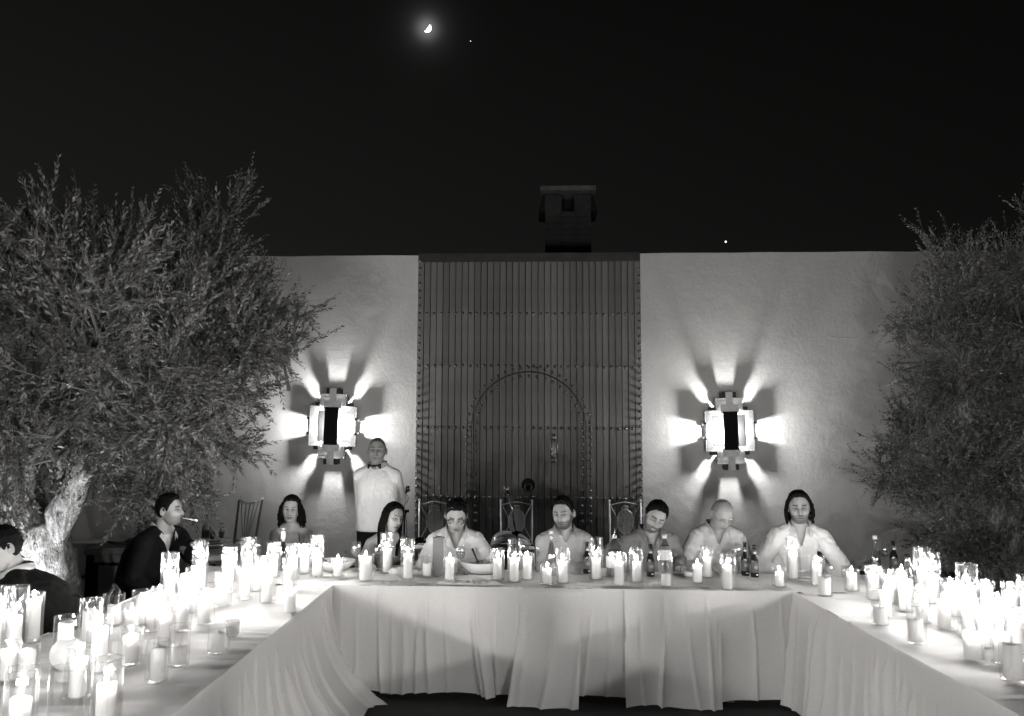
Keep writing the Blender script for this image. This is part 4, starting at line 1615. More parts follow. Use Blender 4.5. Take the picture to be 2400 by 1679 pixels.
def mic(label, s, base_px, top, head, knee):
    b = at(base_px, 1200, s)
    t = thing('microphone_stand', label, 'microphone stand', (b.x, b.y, 0), 0, 'black microphone stands in front of the gate')
    def Lc(px, py):
        p = at(px, py, s); return (p.x - b.x, p.y - b.y, p.z)
    m = MB(); tripod(m, .20); m.build('tripod_base', M_black, t, True)
    kz = Lc(*knee)
    MB().tube([(0, 0, .18), (0, 0, kz[2])], .009, 8).build('pole', M_black, t, True)
    m = MB(); m.ball(kz, .03, 10, 6); m.tube([(kz[0] - .05, kz[1], kz[2]), (kz[0] + .05, kz[1], kz[2] + .01)], .014, 8); m.build('clutch', M_black, t, True)
    tp = Lc(*top)
    MB().tube([kz, tp], .0065, 8).build('boom', M_steel if base_px > 1100 else M_black, t, True)
    hd = Lc(*head)
    mc_ = MB(); mc_.tube([tp, tuple((Vector(tp) * .4 + Vector(hd) * .6)), hd], [.012, .014, .019], 10)
    mb = mc_.build('microphone', M_black, t, True)
    m = MB(); m.ball(hd, (.030, .030, .034), 14, 10); m.build('mesh_head', M_steel, mb, True)
    # cable hanging along the boom
    pts = []
    for k in range(15):
        u_ = k / 14
        p = Vector(tp).lerp(Vector(kz), u_)
        pts.append((p.x + .02 * math.sin(u_ * PI * 2) + .012, p.y - .01, p.z - .01))
    pts.append((kz[0] + .03, kz[1], kz[2] - .2)); pts.append((.02, -.02, .1))
    MB().tube(pts, .0035, 5).build('cable', M_cable, t, True)


mic('tall microphone stand with a slanting boom in front of the middle iron chair', 215, 1212, (1192, 1158), (1187, 1146), (1210, 1250))
mic('upright black microphone stand beside the left edge of the studded gate', 215, 948, (951, 1156), (956, 1146), (948, 1200))
# laid-down black gear on the seat of the left iron chair
t = thing('camera_tripod', 'folded black tripod and straps lying on the seat of the left iron chair', 'tripod', (ch0.location.x, ch0.location.y - .03, .48))
m = MB()
for k in range(3): m.tube([(-.19, -.03 + .03 * k, .02), (.19, -.05 + .035 * k, .03 + .01 * k)], .013, 8)
m.build('tripod_legs', M_black, t, True)['kind'] = 'stuff'
m = MB(); m.box((-.14, 0, .05), (.09, .07, .06)); m.build('tripod_head', M_black, t)
m = MB(); m.tube([(-.19 + .02 * k, .04 * math.sin(k * 1.1), .05 + .025 * math.sin(k * .8)) for k in range(20)], .006, 5); m.build('strap', M_black, t, True)

# wooden chair seen from the side at the left
pc = at(545, 1230, 192)
t = thing('wooden_chair', 'dark wooden chair with pierced slat back beside the low tray table', 'chair', (pc.x, pc.y, 0), R(-112))
for s in (-1, 1):
    m = MB(); m.tube([(s * .19, .20, 0), (s * .19, .19, .45), (s * .20, .235, .80), (s * .215, .27, 1.03 + .0)], [.018, .018, .016, .013], 8); m.build('back_post', M_oud2, t, True)
    m = MB(); m.tube([(s * .19, -.2, .44), (s * .185, -.2, 0)], [.02, .014], 8); m.build('leg', M_oud2, t, True)
m = MB(); m.tube([(-.215 + .43 * k / 12, .27, 1.03 - .035 * math.sin(PI * k / 12)) for k in range(13)], .017, 8); m.build('top_rail', M_oud, t, True)
m = MB(); m.tube([(-.19 + .38 * k / 6, .20 + .01, .56) for k in range(7)], .014, 8); m.build('lower_rail', M_oud2, t, True)
for k in range(5):
    x = -.12 + .06 * k
    MB().tube([(x * .35, .205, .57), (x * .8, .22, .75), (x * 1.3, .262, 1.0)], .0085, 6).build('slat', M_oud, t, True)
m = MB(); m.box((0, 0, .45), (.42, .42, .05)); m.build('seat', M_cushion, t)

# low tray table
pt = at(470, 1283, 205)
TT = pt.z
t = thing('side_table', 'low round side table with pale rim near the wall behind the smoking man', 'table', (pt.x, pt.y, 0))
m = MB(); m.lathe([(.0001, TT - .03), (.50, TT - .03), (.52, TT - .02), (.52, TT - .004), (.50, TT), (.0001, TT)], 40); m.build('tabletop', mat('pale_top', .5, .35), t, True)
for k in range(4):
    a = k * PI / 2 + .6
    MB().tube([(.36 * math.cos(a), .36 * math.sin(a), TT - .03), (.42 * math.cos(a), .42 * math.sin(a), 0)], .02, 8).build('leg', M_cabinet, t, True)
tb_ = pt
def stand_on(px, dx, dy, z): return (tb_.x + dx, tb_.y + dy, z)
s_ = 205.
def dxp(px): return (px - 470) / s_
for k, (r_, z_, lb) in enumerate(((.21, 0, 'lowest wide metal tray in the pile on the low side table'), (.20, .045, 'middle metal tray in the pile on the low side table'))):
    m = MB(); m.lathe([(.0001, .004), (r_ * .8, .004), (r_, .035), (r_ + .006, .036), (r_ * .82, .0), (.0001, 0)], 36)
    o = m.build('metal_tray', M_steel, None, True, (tb_.x + dxp(490), tb_.y, TT + z_)); tag(o, lb, 'tray', 'piled metal trays on the side table')
zt_ = TT + .085
o = MB().lathe([(.0001, .004), (.20, .004), (.225, .016), (.228, .016), (.20, 0), (.0001, 0)], 36).build('metal_tray', M_steel, None, True, (tb_.x + dxp(490), tb_.y, zt_)); tag(o, 'top metal tray carrying the bottle and rolled towels', 'tray', 'piled metal trays on the side table')


def bottle(name, label, loc, prof, mt, cap=None, lab=None, cat='bottle', group=None, liquid=None, mcap=None, mlab=None, labtilt=0):
    t = thing(name, label, cat, loc, random.uniform(0, 6), group)
    MB().lathe(prof, 24).build('glass_body', mt, t, True)
    if cap: MB().lathe(cap, 20).build('cap', mcap or M_cap, t, True)
    if lab:
        for l_ in lab: MB().lathe(l_, 24).build('paper_label', mlab or M_label, t, True)
    if liquid: MB().lathe(liquid, 24).build('drink', M_liquid, t, True)
    return t


def slim(h, r=.037, nr=.0135):
    return [(.0001, .002), (r * .9, .002), (r, .008), (r, h * .42), (r * .92, h * .50), (r * .62, h * .64), (nr * 1.15, h * .78), (nr, h * .84), (nr, h - .02), (nr * 1.2, h - .018), (nr * 1.2, h)]


bz = TT + .10
bottle('soda_bottle', 'pale bottle with dark label among the trays on the low side table', (tb_.x + dxp(483), tb_.y - .03, bz), slim(.26, .042), mat('milky_bottle', .35, .2), [(.015, .255), (.016, .272), (.0001, .272)], [[(.0425, .02), (.0428, .025), (.0428, .09), (.0425, .095)]], mcap=M_black, mlab=M_labelD)
for k, (px, lb) in enumerate(((502, 'left metal cup of rolled towels on the tray pile'), (514, 'right metal cup of rolled towels, close to the wooden chair'))):
    x, y = tb_.x + dxp(px), tb_.y - .06 + .12 * k
    o = MB().lathe([(.0001, 0), (.028, 0), (.035, .075), (.037, .078), (.035, .079), (.026, .004), (.0001, .004)], 20).build('metal_cup', M_steel, None, True, (x, y, bz)); tag(o, lb, 'cup', 'metal cups on the tray pile')
    m = MB()
    tl_ = thing('rolled_towel', 'bundle of white rolled towels in the %s metal cup' % ('left', 'right')[k], 'towel', (x, y, bz + .05))
    for q in range(4):
        a = q * PI / 2 + .4
        c_ = (.016 * math.cos(a), .016 * math.sin(a), .0)
        m = MB(); m.tube([c_, (c_[0] * 1.5, c_[1] * 1.5, .055)], [.0155, .0165], 10); m.ball((c_[0] * 1.5, c_[1] * 1.5, .055), (.0165, .0165, .007), 10, 6); m.build('roll', M_white, tl_, True)

# loudspeaker cabinet with perforated front
SP = 240.
pa = at(185, 1285, SP); pb = at(335, 1287, SP)
cz = (pa.z + pb.z) / 2
cw = (pb.x - pa.x)
cab = thing('speaker_cabinet', 'black loudspeaker cabinet with perforated metal front beside the olive trunk', 'speaker', ((pa.x + pb.x) / 2 + .05, pa.y + .35, 0), R(10))
m = MB(); m.box((0, 0, cz / 2 - .02), (cw + .06, .60, cz - .04)); m.build('box', M_black, cab)
m = MB(); m.box((0, -.005, cz - .03), (cw + .09, .64, .06)); m.build('top_board', M_cabinet, cab)
m = MB(); m.box((.02, -.312, cz - .10), (cw - .06, .02, .07)); m.build('front_rail', M_cabinet, cab)
# curved perforated sheet
m = MB()
gw = cw - .14; ghh = cz - .20
ncx, ncz = 46, 34
P = np.zeros((ncz + 1, ncx + 1, 3))
for j in range(ncz + 1):
    for i in range(ncx + 1):
        u_ = -1 + 2 * i / ncx
        P[j, i] = (.03 + u_ * gw / 2, -.335 - .05 * (1 - u_ * u_), .06 + (ghh - .02) * j / ncz)
m.grid(P)
m.build('grille', M_grille, cab, True)
m = MB()
for j in range(ncz):
    for i in range(ncx):
        u_ = -1 + 2 * (i + .5 + (.5 if j % 2 else 0)) / ncx
        if abs(u_) > .97: continue
        c_ = np.array((.03 + u_ * gw / 2, -.3365 - .05 * (1 - u_ * u_), .06 + (ghh - .02) * (j + .5) / ncz))
        r_ = gw / ncx * .33
        sl = .1 * u_ * 1.0
        m.add([c_ + np.array([r_ * math.cos(a), r_ * math.cos(a) * .1 * u_ * 2 / gw * gw / 2, r_ * math.sin(a)]) for a in (0, PI / 3, 2 * PI / 3, PI, 4 * PI / 3, 5 * PI / 3)], [(0, 1, 2, 3, 4, 5)])
hh = m.build('holes', M_hole, cab); hh['kind'] = 'stuff'
# cables and small gear on it
def on_cab(dx, dy, z=0.0):
    q = Matrix.Rotation(R(10), 3, 'Z') @ Vector((dx, dy, 0)); return (cab.location.x + q.x, cab.location.y + q.y, cz + z)
t = thing('mixer', 'small black mixer with upright aerial on top of the loudspeaker cabinet', 'mixer', on_cab(.10, .0), R(14))
m = MB(); m.box((0, 0, .025), (.30, .2, .05)); m.build('housing', M_black, t)
for k in range(5):
    m = MB(); m.lathe([(.0001, .022), (.008, .022), (.01, 0)], 10, (-.1 + .05 * k, -.05, .05)); m.build('knob', M_stud, t, True)
MB().tube([(.02, .05, .05), (.015, .05, .24)], [.005, .002], 6).build('aerial', M_black, t)
MB().tube([(.10, .05, .05), (.10, .05, .13), (.13, .05, .15)], .012, 8).build('handle', M_black, t, True)
for k in range(3):
    pts = []
    rg = random.Random(40 + k)
    for q in range(26):
        a = q * .55 + k
        pts.append(on_cab(-.25 + .017 * q + .05 * math.cos(a), -.10 + .06 * k + .07 * math.sin(a * .9), .008 + .012 * abs(math.sin(q * .7 + k)) + .004 * k))
    o = MB().tube(pts, .0045, 5).build('cable', M_cable, None, True)
    tag(o, 'thin black cable curling over the cabinet top, %s' % ('nearest its front edge', 'middle one of three', 'by the mixer')[k], 'cable', 'loose cables on the cabinet')
# folding stand leg leaning by the smoking man
pz = at(322, 1300, 262)
o = MB().tube([(pz.x - .01, pz.y, pz.z + .12), (pz.x, pz.y, pz.z), (pz.x + .12, pz.y - .02, pz.z - .45), (pz.x + .14, pz.y - .02, .01)], .014, 8).build('folding_stand', M_iron, None, True)
tag(o, 'dark metal stand leg leaning between the cabinet and the smoking man', 'stand')

# metal chair back of the leaning man
pz = at(165, 1430, 430)
t = thing('bistro_chair', 'black tubular chair on which the leaning man in the dark jacket sits', 'chair', (at(60, 1400, 440).x, at(60, 1400, 440).y + .1, 0), R(150))
MB().tube([(-.2, .22, 0), (-.2, .2, .46), (-.19, .25, .85), (-.1, .27, .92), (.1, .27, .92), (.19, .25, .85), (.2, .2, .46), (.2, .22, 0)], .012, 8).build('back_frame', M_iron, t, True)
for s in (-1, 1):
    MB().tube([(s * .19, -.18, .45), (s * .2, -.2, 0)], .012, 8).build('leg', M_iron, t, True)
m = MB(); m.box((0, 0, .46), (.42, .42, .03)); m.build('seat', M_black, t)


# ------------------------------------------------------------------ things on the tables
def tpos(px, pyb):
    return onz(px, pyb, TZ)


def beer(px, pyb, label, h=.235):
    p = tpos(px, pyb)
    r = .030
    prof = [(.0001, .002), (r * .92, .002), (r, .008), (r, h * .50), (r * .93, h * .56), (r * .60, h * .66), (.0148, h * .74), (.0125, h * .82), (.0115, h - .016), (.0138, h - .014), (.0138, h - .001), (.009, h)]
    t = bottle('beer_bottle', label, (p.x, p.y, TZ + .001), prof, M_bottleD, [(.0138, h - .002), (.0140, h), (.0001, h + .001)],
               [[(r + .0008, h * .16), (r + .001, h * .17), (r + .001, h * .46), (r + .0008, h * .47)], [(.0163, h * .72), (.0141, h * .80), (.0128, h * .86)]], group='dark beer bottles on the tables', mcap=M_black, mlab=M_labelD)
    t.rotation_euler.z = random.uniform(-.3, .3)
    # badge plates printed on the label
    m = MB()
    for k in range(9):
        a = -PI / 2 - .5 + k * .125
        pass
    n = 9
    rows_ = []
    for zz in (h * .075, h * .115):
        rows_.append([((r + .0016) * math.cos(-PI / 2 - .1 + .6 * k / 6), (r + .0016) * math.sin(-PI / 2 - .1 + .6 * k / 6), zz) for k in range(7)])
    MB().grid(np.array(rows_)).build('price_tag', M_cap, t)
    rows_ = []
    for j in range(6):
        zz = h * (.27 + .11 * j / 5); wd = .55 * math.sin(PI * (j + .6) / 6.2)
        rows_.append([((r + .002) * math.cos(-PI / 2 - wd + 2 * wd * k / 6), (r + .002) * math.sin(-PI / 2 - wd + 2 * wd * k / 6), zz) for k in range(7)])
    MB().grid(np.array(rows_)).build('badge', mat('badge%d' % int(px), .30, .4), t)
    rows_ = []
    for j in range(4):
        zz = h * (.735 + .05 * j / 3); wd = .9 * math.sin(PI * (j + .6) / 4.2); rr_ = .0163 - .0022 * (zz / h - .72) / .08 + .0012
        rows_.append([(rr_ * math.cos(-PI / 2 - wd + 2 * wd * k / 5), rr_ * math.sin(-PI / 2 - wd + 2 * wd * k / 5), zz) for k in range(6)])
    MB().grid(np.array(rows_)).build('neck_badge', M_cap, t)
    return t


beer(1525, 1352, 'single dark beer bottle standing before the laughing man')
beer(1747, 1350, 'left one of two dark beer bottles beside the grey-haired man', .245)
beer(1769, 1354, 'right one of two dark beer bottles beside the grey-haired man')
beer(1922, 1346, 'dark beer bottle half hidden before the long-haired man\'s left arm')
beer(1376, 1345, 'dark beer bottle behind the tall candle between centre and laughing man', .235)
beer(2096, 1342, 'dark beer bottle behind the stemmed glass on the right corner')


def wineglass(px, pyb, h, label, wine=.45, rb=.040):
    p = tpos(px, pyb)
    hb = h * .47
    prof = [(.0001, .001), (.032, .001), (.033, .003), (.008, .007), (.0042, .02), (.004, h * .44), (.007, h * .475), (rb * .62, h * .53), (rb * .93, h * .62), (rb, h * .71), (rb * .94, h * .86), (rb * .84, h)]
    t = thing('wine_glass', label, 'glass', (p.x, p.y, TZ + .001), 0, 'stemmed glasses on the tables')
    MB().lathe(prof, 28).build('glass_body', M_glassW, t, True)
    MB().torus((0, 0, h), rb * .84, .0012, 28, 5).build('rim', M_glassC, t, True)
    if wine:
        zt_ = h * (.5 + .5 * wine)
        pr = [(.0001, h * .49), (rb * .58, h * .535), (rb * .89, h * .62), (rb * .955, h * .71)]
        pr = [q for q in pr if q[1] < zt_] + [(rb * .93, zt_), (.0001, zt_ + .0005)]
        MB().lathe(pr, 24).build('wine', M_liquid, t, True)
    return t


wineglass(834, 1338, .215, 'stemmed wine glass left of the wide candle, in front of the waiter\'s legs')
wineglass(602, 1331, .215, 'stemmed wine glass right of the tall cylinder at the far left corner')
wineglass(718, 1330, .22, 'stemmed wine glass before the bare shoulder of the wavy-haired woman', .2)
wineglass(886, 1338, .20, 'stemmed wine glass just left of the tall candle by the straight-haired woman')
wineglass(1079, 1344, .205, 'stemmed wine glass in front of the man with dark glasses', .55, .036)
wineglass(1265, 1340, .215, 'stemmed wine glass half full of white wine left of the white capped bottle')
wineglass(1228, 1332, .21, 'stemmed wine glass behind the tall candle left of the centre man', .3)
wineglass(1500, 1333, .20, 'stemmed wine glass behind the candle next to the single beer bottle', .2)
wineglass(1728, 1338, .205, 'stemmed wine glass left of the pair of beer bottles', .5, .046)
wineglass(1944, 1345, .19, 'stemmed wine glass right of the beer bottle of the long-haired man')
wineglass(2075, 1340, .215, 'large stemmed wine glass between the white capped bottle and a dark bottle')


def tumbler(px, pyb, h, r, label):
    p = tpos(px, pyb)
    o = MB().lathe([(.0001, .004), (r * .82, .004), (r * .86, .0), (r, h), (r - .002, h), (r * .8, .01), (.0001, .01)], 24).build('tumbler', M_glassW, None, True, (p.x, p.y, TZ + .001))
    tag(o, label, 'glass', 'plain tumblers on the tables')


tumbler(545, 1490, .075, .038, 'low clear tumbler behind the lone short cylinder at the left inner edge')
tumbler(1983, 1352, .085, .036, 'low clear tumbler in front of the bread at the right corner')
tumbler(2110, 1420, .09, .036, 'clear tumbler in the bright knot of the right arm')
tumbler(1240, 1350, .09, .034, 'clear tumbler between two candles left of the centre man')

# bottles
p = tpos(661, 1338)
bottle('wine_bottle', 'slim dark wine bottle with white capsule in front of the wavy-haired woman', (p.x, p.y, TZ + .001), slim(.315, .036), thin_glass('green_glass', .55, .15, .04), [(.0155, .22), (.0165, .225), (.0155, .318), (.0001, .319)])
p = tpos(1292, 1350)
bottle('water_bottle', 'tall slender clear bottle with white cap before the centre man', (p.x, p.y, TZ + .001), slim(.325, .036), M_bottleC, [(.0168, .305), (.0168, .328), (.0001, .328)], liquid=[(.0001, .004), (.034, .006), (.034, .135), (.02, .2), (.013, .24), (.0001, .24)])
p = tpos(2054, 1352)
bottle('water_bottle', 'clear bottle with white cap at the right corner', (p.x, p.y, TZ + .001), slim(.30, .037), M_bottleC, [(.0165, .275), (.0165, .300), (.0001, .300)], liquid=[(.0001, .004), (.034, .006), (.034, .125), (.02, .18), (.0001, .19)])
p = tpos(2131, 1405)
bottle('water_bottle', 'clear carafe shaped bottle with dark cap on the right arm', (p.x, p.y, TZ + .001), [(.0001, .002), (.044, .002), (.046, .01), (.045, .09), (.032, .17), (.016, .235), (.014, .262), (.017, .264), (.017, .275)], M_bottleC, [(.018, .262), (.018, .28), (.0001, .28)], liquid=[(.0001, .004), (.042, .006), (.041, .09), (.03, .15), (.0001, .152)], mcap=M_black)
p = tpos(1559, 1356)
bottle('plastic_bottle', 'plastic water bottle with white cap and broad label before the laughing man', (p.x, p.y - .0, TZ + .001), [(.0001, .002), (.040, .002), (.043, .012), (.041, .06), (.043, .12), (.043, .20), (.036, .235), (.016, .275), (.0135, .285), (.0135, .30)], M_bottleC, [(.0165, .288), (.0165, .315), (.0001, .315)], [[(.0436, .135), (.044, .137), (.044, .205), (.0436, .207)]], liquid=[(.0001, .004), (.039, .006), (.039, .06), (.04, .215), (.0001, .216)])
MB().lathe([(.0438, .207), (.0442, .208), (.0385, .232), (.036, .236)], 24).build('band', M_labelD, bpy.data.objects['plastic_bottle'], True)
p = tpos(1441, 1352)
t = bottle('plastic_bottle', 'big round clear water bottle with a carrying ring left of the laughing man', (p.x, p.y, TZ + .001), [(.0001, .002), (.060, .002), (.064, .014), (.062, .05), (.064, .10), (.064, .18), (.055, .225), (.022, .270), (.017, .28), (.017, .292)], M_bottleC, [(.019, .280), (.019, .300), (.0001, .300)], [[(.0645, .07), (.065, .072), (.065, .15), (.0645, .152)]], liquid=[(.0001, .004), (.06, .01), (.06, .19), (.0001, .191)])
MB().torus((0, 0, .315), .035, .004, 24, 6, Matrix.Rotation(PI / 2, 3, 'X')).build('carry_ring', M_steel, t, True)

# grey card box
p = tpos(1026, 1350)
t = thing('card_box', 'tall narrow grey cardboard box standing upright before the man with dark glasses', 'box', (p.x, p.y, TZ + .001), R(8))
m = MB(); m.box((0, 0, .14), (.078, .05, .28)); m.build('carton', M_menu, t)
m = MB(); m.box((0, -.0005, .125), (.0792, .0512, .002)); m.build('seam', M_labelD, t)
m = MB(); m.box((0.012, .0, .283), (.07, .045, .004), Matrix.Rotation(R(9), 3, 'Y')); m.build('flap', M_menu, t)

# bowls, plates
def bowl(name, label, px, pyb, r, h, cat='bowl', spoon=None, food=True, mt=None):
    p = tpos(px, pyb)
    t = thing(name, label, cat, (p.x, p.y, TZ + .001))
    MB().lathe([(.0001, 0), (r * .55, 0), (r * .82, h * .45), (r, h * .96), (r * 1.0, h), (r * .96, h), (r * .76, h * .5), (r * .5, .012), (.0001, .012)], 36).build('bowl_shell', mt or M_white, t, True)
    if food:
        f = thing('salad', 'dark leafy salad lying in the ' + label, 'food', (p.x, p.y, TZ + h * .55))
        rg = random.Random(int(px))
        for q in range(14):
            a = rg.uniform(0, 6.28); rr_ = r * .62 * rg.uniform(0, 1) ** .5
            m = MB(); m.ball((rr_ * math.cos(a), rr_ * math.sin(a), rg.uniform(0, .02)), (r * .2, r * .16, .014), 8, 5, Matrix.Rotation(rg.uniform(-.6, .6), 3, 'X') @ Matrix.Rotation(a, 3, 'Z'))
            m.build('leaf', M_food, f, True)
    if spoon:
        for k, (dx, dz, lb) in enumerate(spoon):
            m = MB(); m.tube([(0, 0, 0), (dx * .5, .01, dz * .5), (dx, .02, dz)], [.006, .006, .008], 8); m.ball((0, 0, 0), (.028, .02, .007), 12, 6, Matrix.Rotation(math.atan2(-dz, dx), 3, 'Y'))
            o = m.build('serving_spoon', M_beam, None, True, (p.x + dx * .3, p.y, TZ + h * .6)); tag(o, lb, 'spoon')
    return t


bowl('salad_bowl', 'deep pale bowl before the man with dark glasses', 1128, 1342, .165, .085, spoon=[(-.055, .125, 'dark serving spoon leaning left in the deep pale bowl')])
bowl('salad_bowl', 'wide pale bowl in front of the waiter', 785, 1337, .155, .075, spoon=[(.06, .10, 'dark serving spoon pointing right out of the wide pale bowl'), (-.13, .09, 'dark serving spoon pointing left out of the wide pale bowl')])
def plate(px, pyb, r, label, food=None):
    p = tpos(px, pyb)
    o = MB().lathe([(.0001, .004), (r * .62, .004), (r, .018), (r + .002, .016), (r * .66, 0), (.0001, 0)], 36).build('plate', M_plate, None, True, (p.x, p.y, TZ + .001))
    tag(o, label, 'plate', 'white plates on the head table')
    if food:
        f = thing('food', food, 'food', (p.x, p.y, TZ + .012))
        rg = random.Random(int(px))
        for q in range(6):
            a = rg.uniform(0, 6.28); rr_ = r * .4 * rg.uniform(.2, 1)
            m = MB(); m.ball((rr_ * math.cos(a), rr_ * math.sin(a), .008), (.03, .02, .012), 8, 5, Matrix.Rotation(a, 3, 'Z')); m.build('morsel', M_food, f, True)


plate(975, 1327, .12, 'white plate before the straight-haired woman', 'dark bits of food on the plate before the straight-haired woman')
plate(1075, 1328, .13, 'white plate before the man with dark glasses', 'dark bits of food on the plate before the man with dark glasses')
plate(1330, 1330, .12, 'white plate before the centre man')
plate(1540, 1328, .12, 'white plate before the laughing man', 'dark bits of food on the plate before the laughing man')
plate(1600, 1343, .10, 'small white plate between the plastic bottle and the low candle')
plate(1700, 1328, .12, 'white plate before the grey-haired man', 'dark bits of food on the plate before the grey-haired man')
plate(1795, 1337, .10, 'white plate right of the pair of beer bottles', 'dark bits of food on the plate right of the beer bottles')
plate(1885, 1352, .11, 'white plate below the long-haired man')
plate(660, 1326, .12, 'white plate before the wavy-haired woman')

# loaf, bread sticks, tub, dip box
p = tpos(946, 1350)
m = MB(); m.ball((0, 0, .030), (.115, .06, .032), 24, 14)
v = m.v[0]
for i in range(len(v)): v[i] *= 1 + .10 * mnoise.noise(Vector(v[i]) * 22)
v[:, 2] = np.maximum(v[:, 2], 0)
o = m.build('bread_loaf', M_bread, None, True, (p.x, p.y, TZ + .002)); tag(o, 'flat round bread loaf at the table edge below the straight-haired woman', 'bread')
for k, (px, py, a, lb) in enumerate(((2012, 1333, .3, 'longest bread stick of the heap at the right corner'), (2028, 1330, .7, 'bread stick crossing the others at the right corner'), (2040, 1335, .1, 'bread stick nearest the white capped bottle'), (2000, 1330, -.5, 'thin bread stick at the left of the heap'))):
    p = tpos(px, py)
    m = MB(); m.tube([(-.09, 0, .012), (-.03, .004, .018), (.04, -.003, .022 + .01 * k), (.10, 0, .03 + .012 * k)], [.010, .014, .014, .010], 9)
    o = m.build('bread_stick', M_bread, None, True, (p.x, p.y, TZ + .004), a); tag(o, lb, 'bread', 'bread sticks heaped at the right corner')
p = tpos(1418, 1349)
t = thing('dip_tub', 'small white tub beside the tall candle left of the big water bottle', 'tub', (p.x, p.y, TZ + .001))
MB().lathe([(.0001, 0), (.04, 0), (.046, .045), (.048, .047), (.044, .046), (.038, .006), (.0001, .006)], 24).build('tub', M_white, t, True)
for (px, py, lb) in ((1614, 1352, 'small white dip bowl left of the low candle by the grey-haired man'), (1876, 1345, 'small white dip bowl below the long-haired man')):
    p = tpos(px, py)
    o = MB().lathe([(.0001, 0), (.03, 0), (.05, .035), (.048, .036), (.026, .005), (.0001, .005)], 24).build('dip_bowl', M_white, None, True, (p.x, p.y, TZ + .001)); tag(o, lb, 'bowl', 'little dip bowls')

# frosted globe
p = tpos(154, 1029 + 1.01 * 560)
t = thing('globe_vase', 'frosted round glass globe standing among the candles at the left', 'vase', (p.x, p.y, TZ + .001))
MB().lathe([(.0001, .0), (.032, .0), (.034, .006), (.02, .014), (.018, .035), (.03, .044)], 24).build('foot', M_frost, t, True)
pr = [(.066 * math.sin(a), .107 - .066 * math.cos(a)) for a in np.linspace(.35, PI - .42, 20)]
MB().lathe(pr, 32).build('globe', M_frost, t, True)
# folded napkin and knife by the smoking man
for (px, py, lb, a) in ((505, 1316, 'folded grey napkin on the far left corner beside the smoking man', .2), ):
    p = tpos(px, py)
    m = MB(); m.box((0, 0, .03), (.16, .09, .05)); o = m.build('napkin', mat('napkin', .32, .9, bump=(30, .5, .01)), None, False, (p.x, p.y, TZ + .001), a)
    md = o.modifiers.new('bevel', 'BEVEL'); md.width = .02; md.segments = 3
    tag(o, lb, 'napkin')
for (px, py, lb, a) in ((490, 1396, 'butter knife lying on the left arm right of the smoking man\'s candles', .5), (1895, 1362, 'knife lying by the candle at the right inner corner', -.4)):
    p = tpos(px, py)
    m = MB(); m.bar((-.10, 0, .006), (0, 0, .006), .012, .006); m.bar((0, 0, .005), (.11, 0, .005), .018, .0015)
    o = m.build('table_knife', M_steel, None, False, (p.x, p.y, TZ + .002), a); tag(o, lb, 'knife')
# ------------------------------------------------------------------ people
def G(x, s): return np.exp(-.5 * (x / s) ** 2)
def sstep(a, b, x):
    t = np.clip((x - a) / (b - a), 0, 1); return t * t * (3 - 2 * t)


HN, HM = 128, 104      # around, pole to pole


def head_grid(fem=0.0):
    a_ = np.linspace(-PI, PI, HN, endpoint=False)
    a = a_ - .38 * np.sin(a_)                     # denser in front (a = 0 faces -y)
    e_ = np.linspace(0, PI, HM + 1)
    e_ = e_ + .10 * np.sin(2 * e_)                 # a bit denser around the face
    A, E = np.meshgrid(a, e_)
    dx = np.sin(E) * np.sin(A); dy = -np.sin(E) * np.cos(A); dz = np.cos(E)
    sq = lambda d, k: np.sign(d) * np.abs(d) ** k
    x = .0745 * sq(dx, .92); y = np.where(dy < 0, .093, .100) * sq(dy, .95); z = np.where(dz > 0, .112, .118) * dz
    t = np.clip(-z / .118, 0, 1)
    y = y - .020 * t ** 1.5
    front = dy < 0
    x = x * (1 - (.20 + .06 * fem) * t ** 1.3)
    x = x * (1 + .30 * (1 - fem * .35) * sstep(.45, .95, t) * front)
    y = np.where(front, y * (1 - .02 * t), y * (1 - .50 * t ** 1.1))
    # flatter face
    y = np.where(front, y + .010 * G(x, .05) * sstep(-.11, .05, z) * np.abs(dy) * .6, y)
    f = sstep(.15, .6, -dy)
    ax_ = np.abs(x)
    d = np.zeros_like(x)       # displacement forward (towards -y)
    # nose
    nz = np.interp(z, [-.052, -.043, -.036, -.026, .0, .016, .03], [0, .004, .021, .0235, .012, .0055, 0]) * (1 - .12 * fem)
    nw = np.interp(z, [-.05, -.036, -.02, .02], [.0125, .0115, .0088, .008]) * (1 - .1 * fem)
    d += nz * G(x, nw)
    d += .006 * G(ax_ - .0125, .005) * G(z + .037, .006)          # wings
    d -= .0115 * G(ax_ - .031, .0145) * G(z - .006, .0105)          # sockets
    d += (.0050 - .003 * fem) * G(ax_ - .026, .02) * G(z - .027, .0065)  # brow ridge
    d += .0050 * G(ax_ - .043, .015) * G(z + .022, .015)          # cheek bones
    d -= .0030 * G(ax_ - .040, .012) * G(z + .060, .016) * (1 - fem)
    d += .0062 * G(x, .019) * G(z + .0585, .0050) + .0070 * G(x, .016) * G(z + .0705, .0055)
    d -= .0042 * G(x, .022) * G(z + .0645, .0020)
    d -= .0018 * G(x, .004) * G(z + .050, .005)
    d -= .0045 * G(x, .018) * G(z + .081, .0055)
    d += .0075 * G(x, .017) * G(z + .100, .011)
    d -= .003 * G(ax_ - .062, .010) * G(z - .03, .025)
    y = y - d * f
    P = np.stack([x, y, z], -1)
    return P, A, f


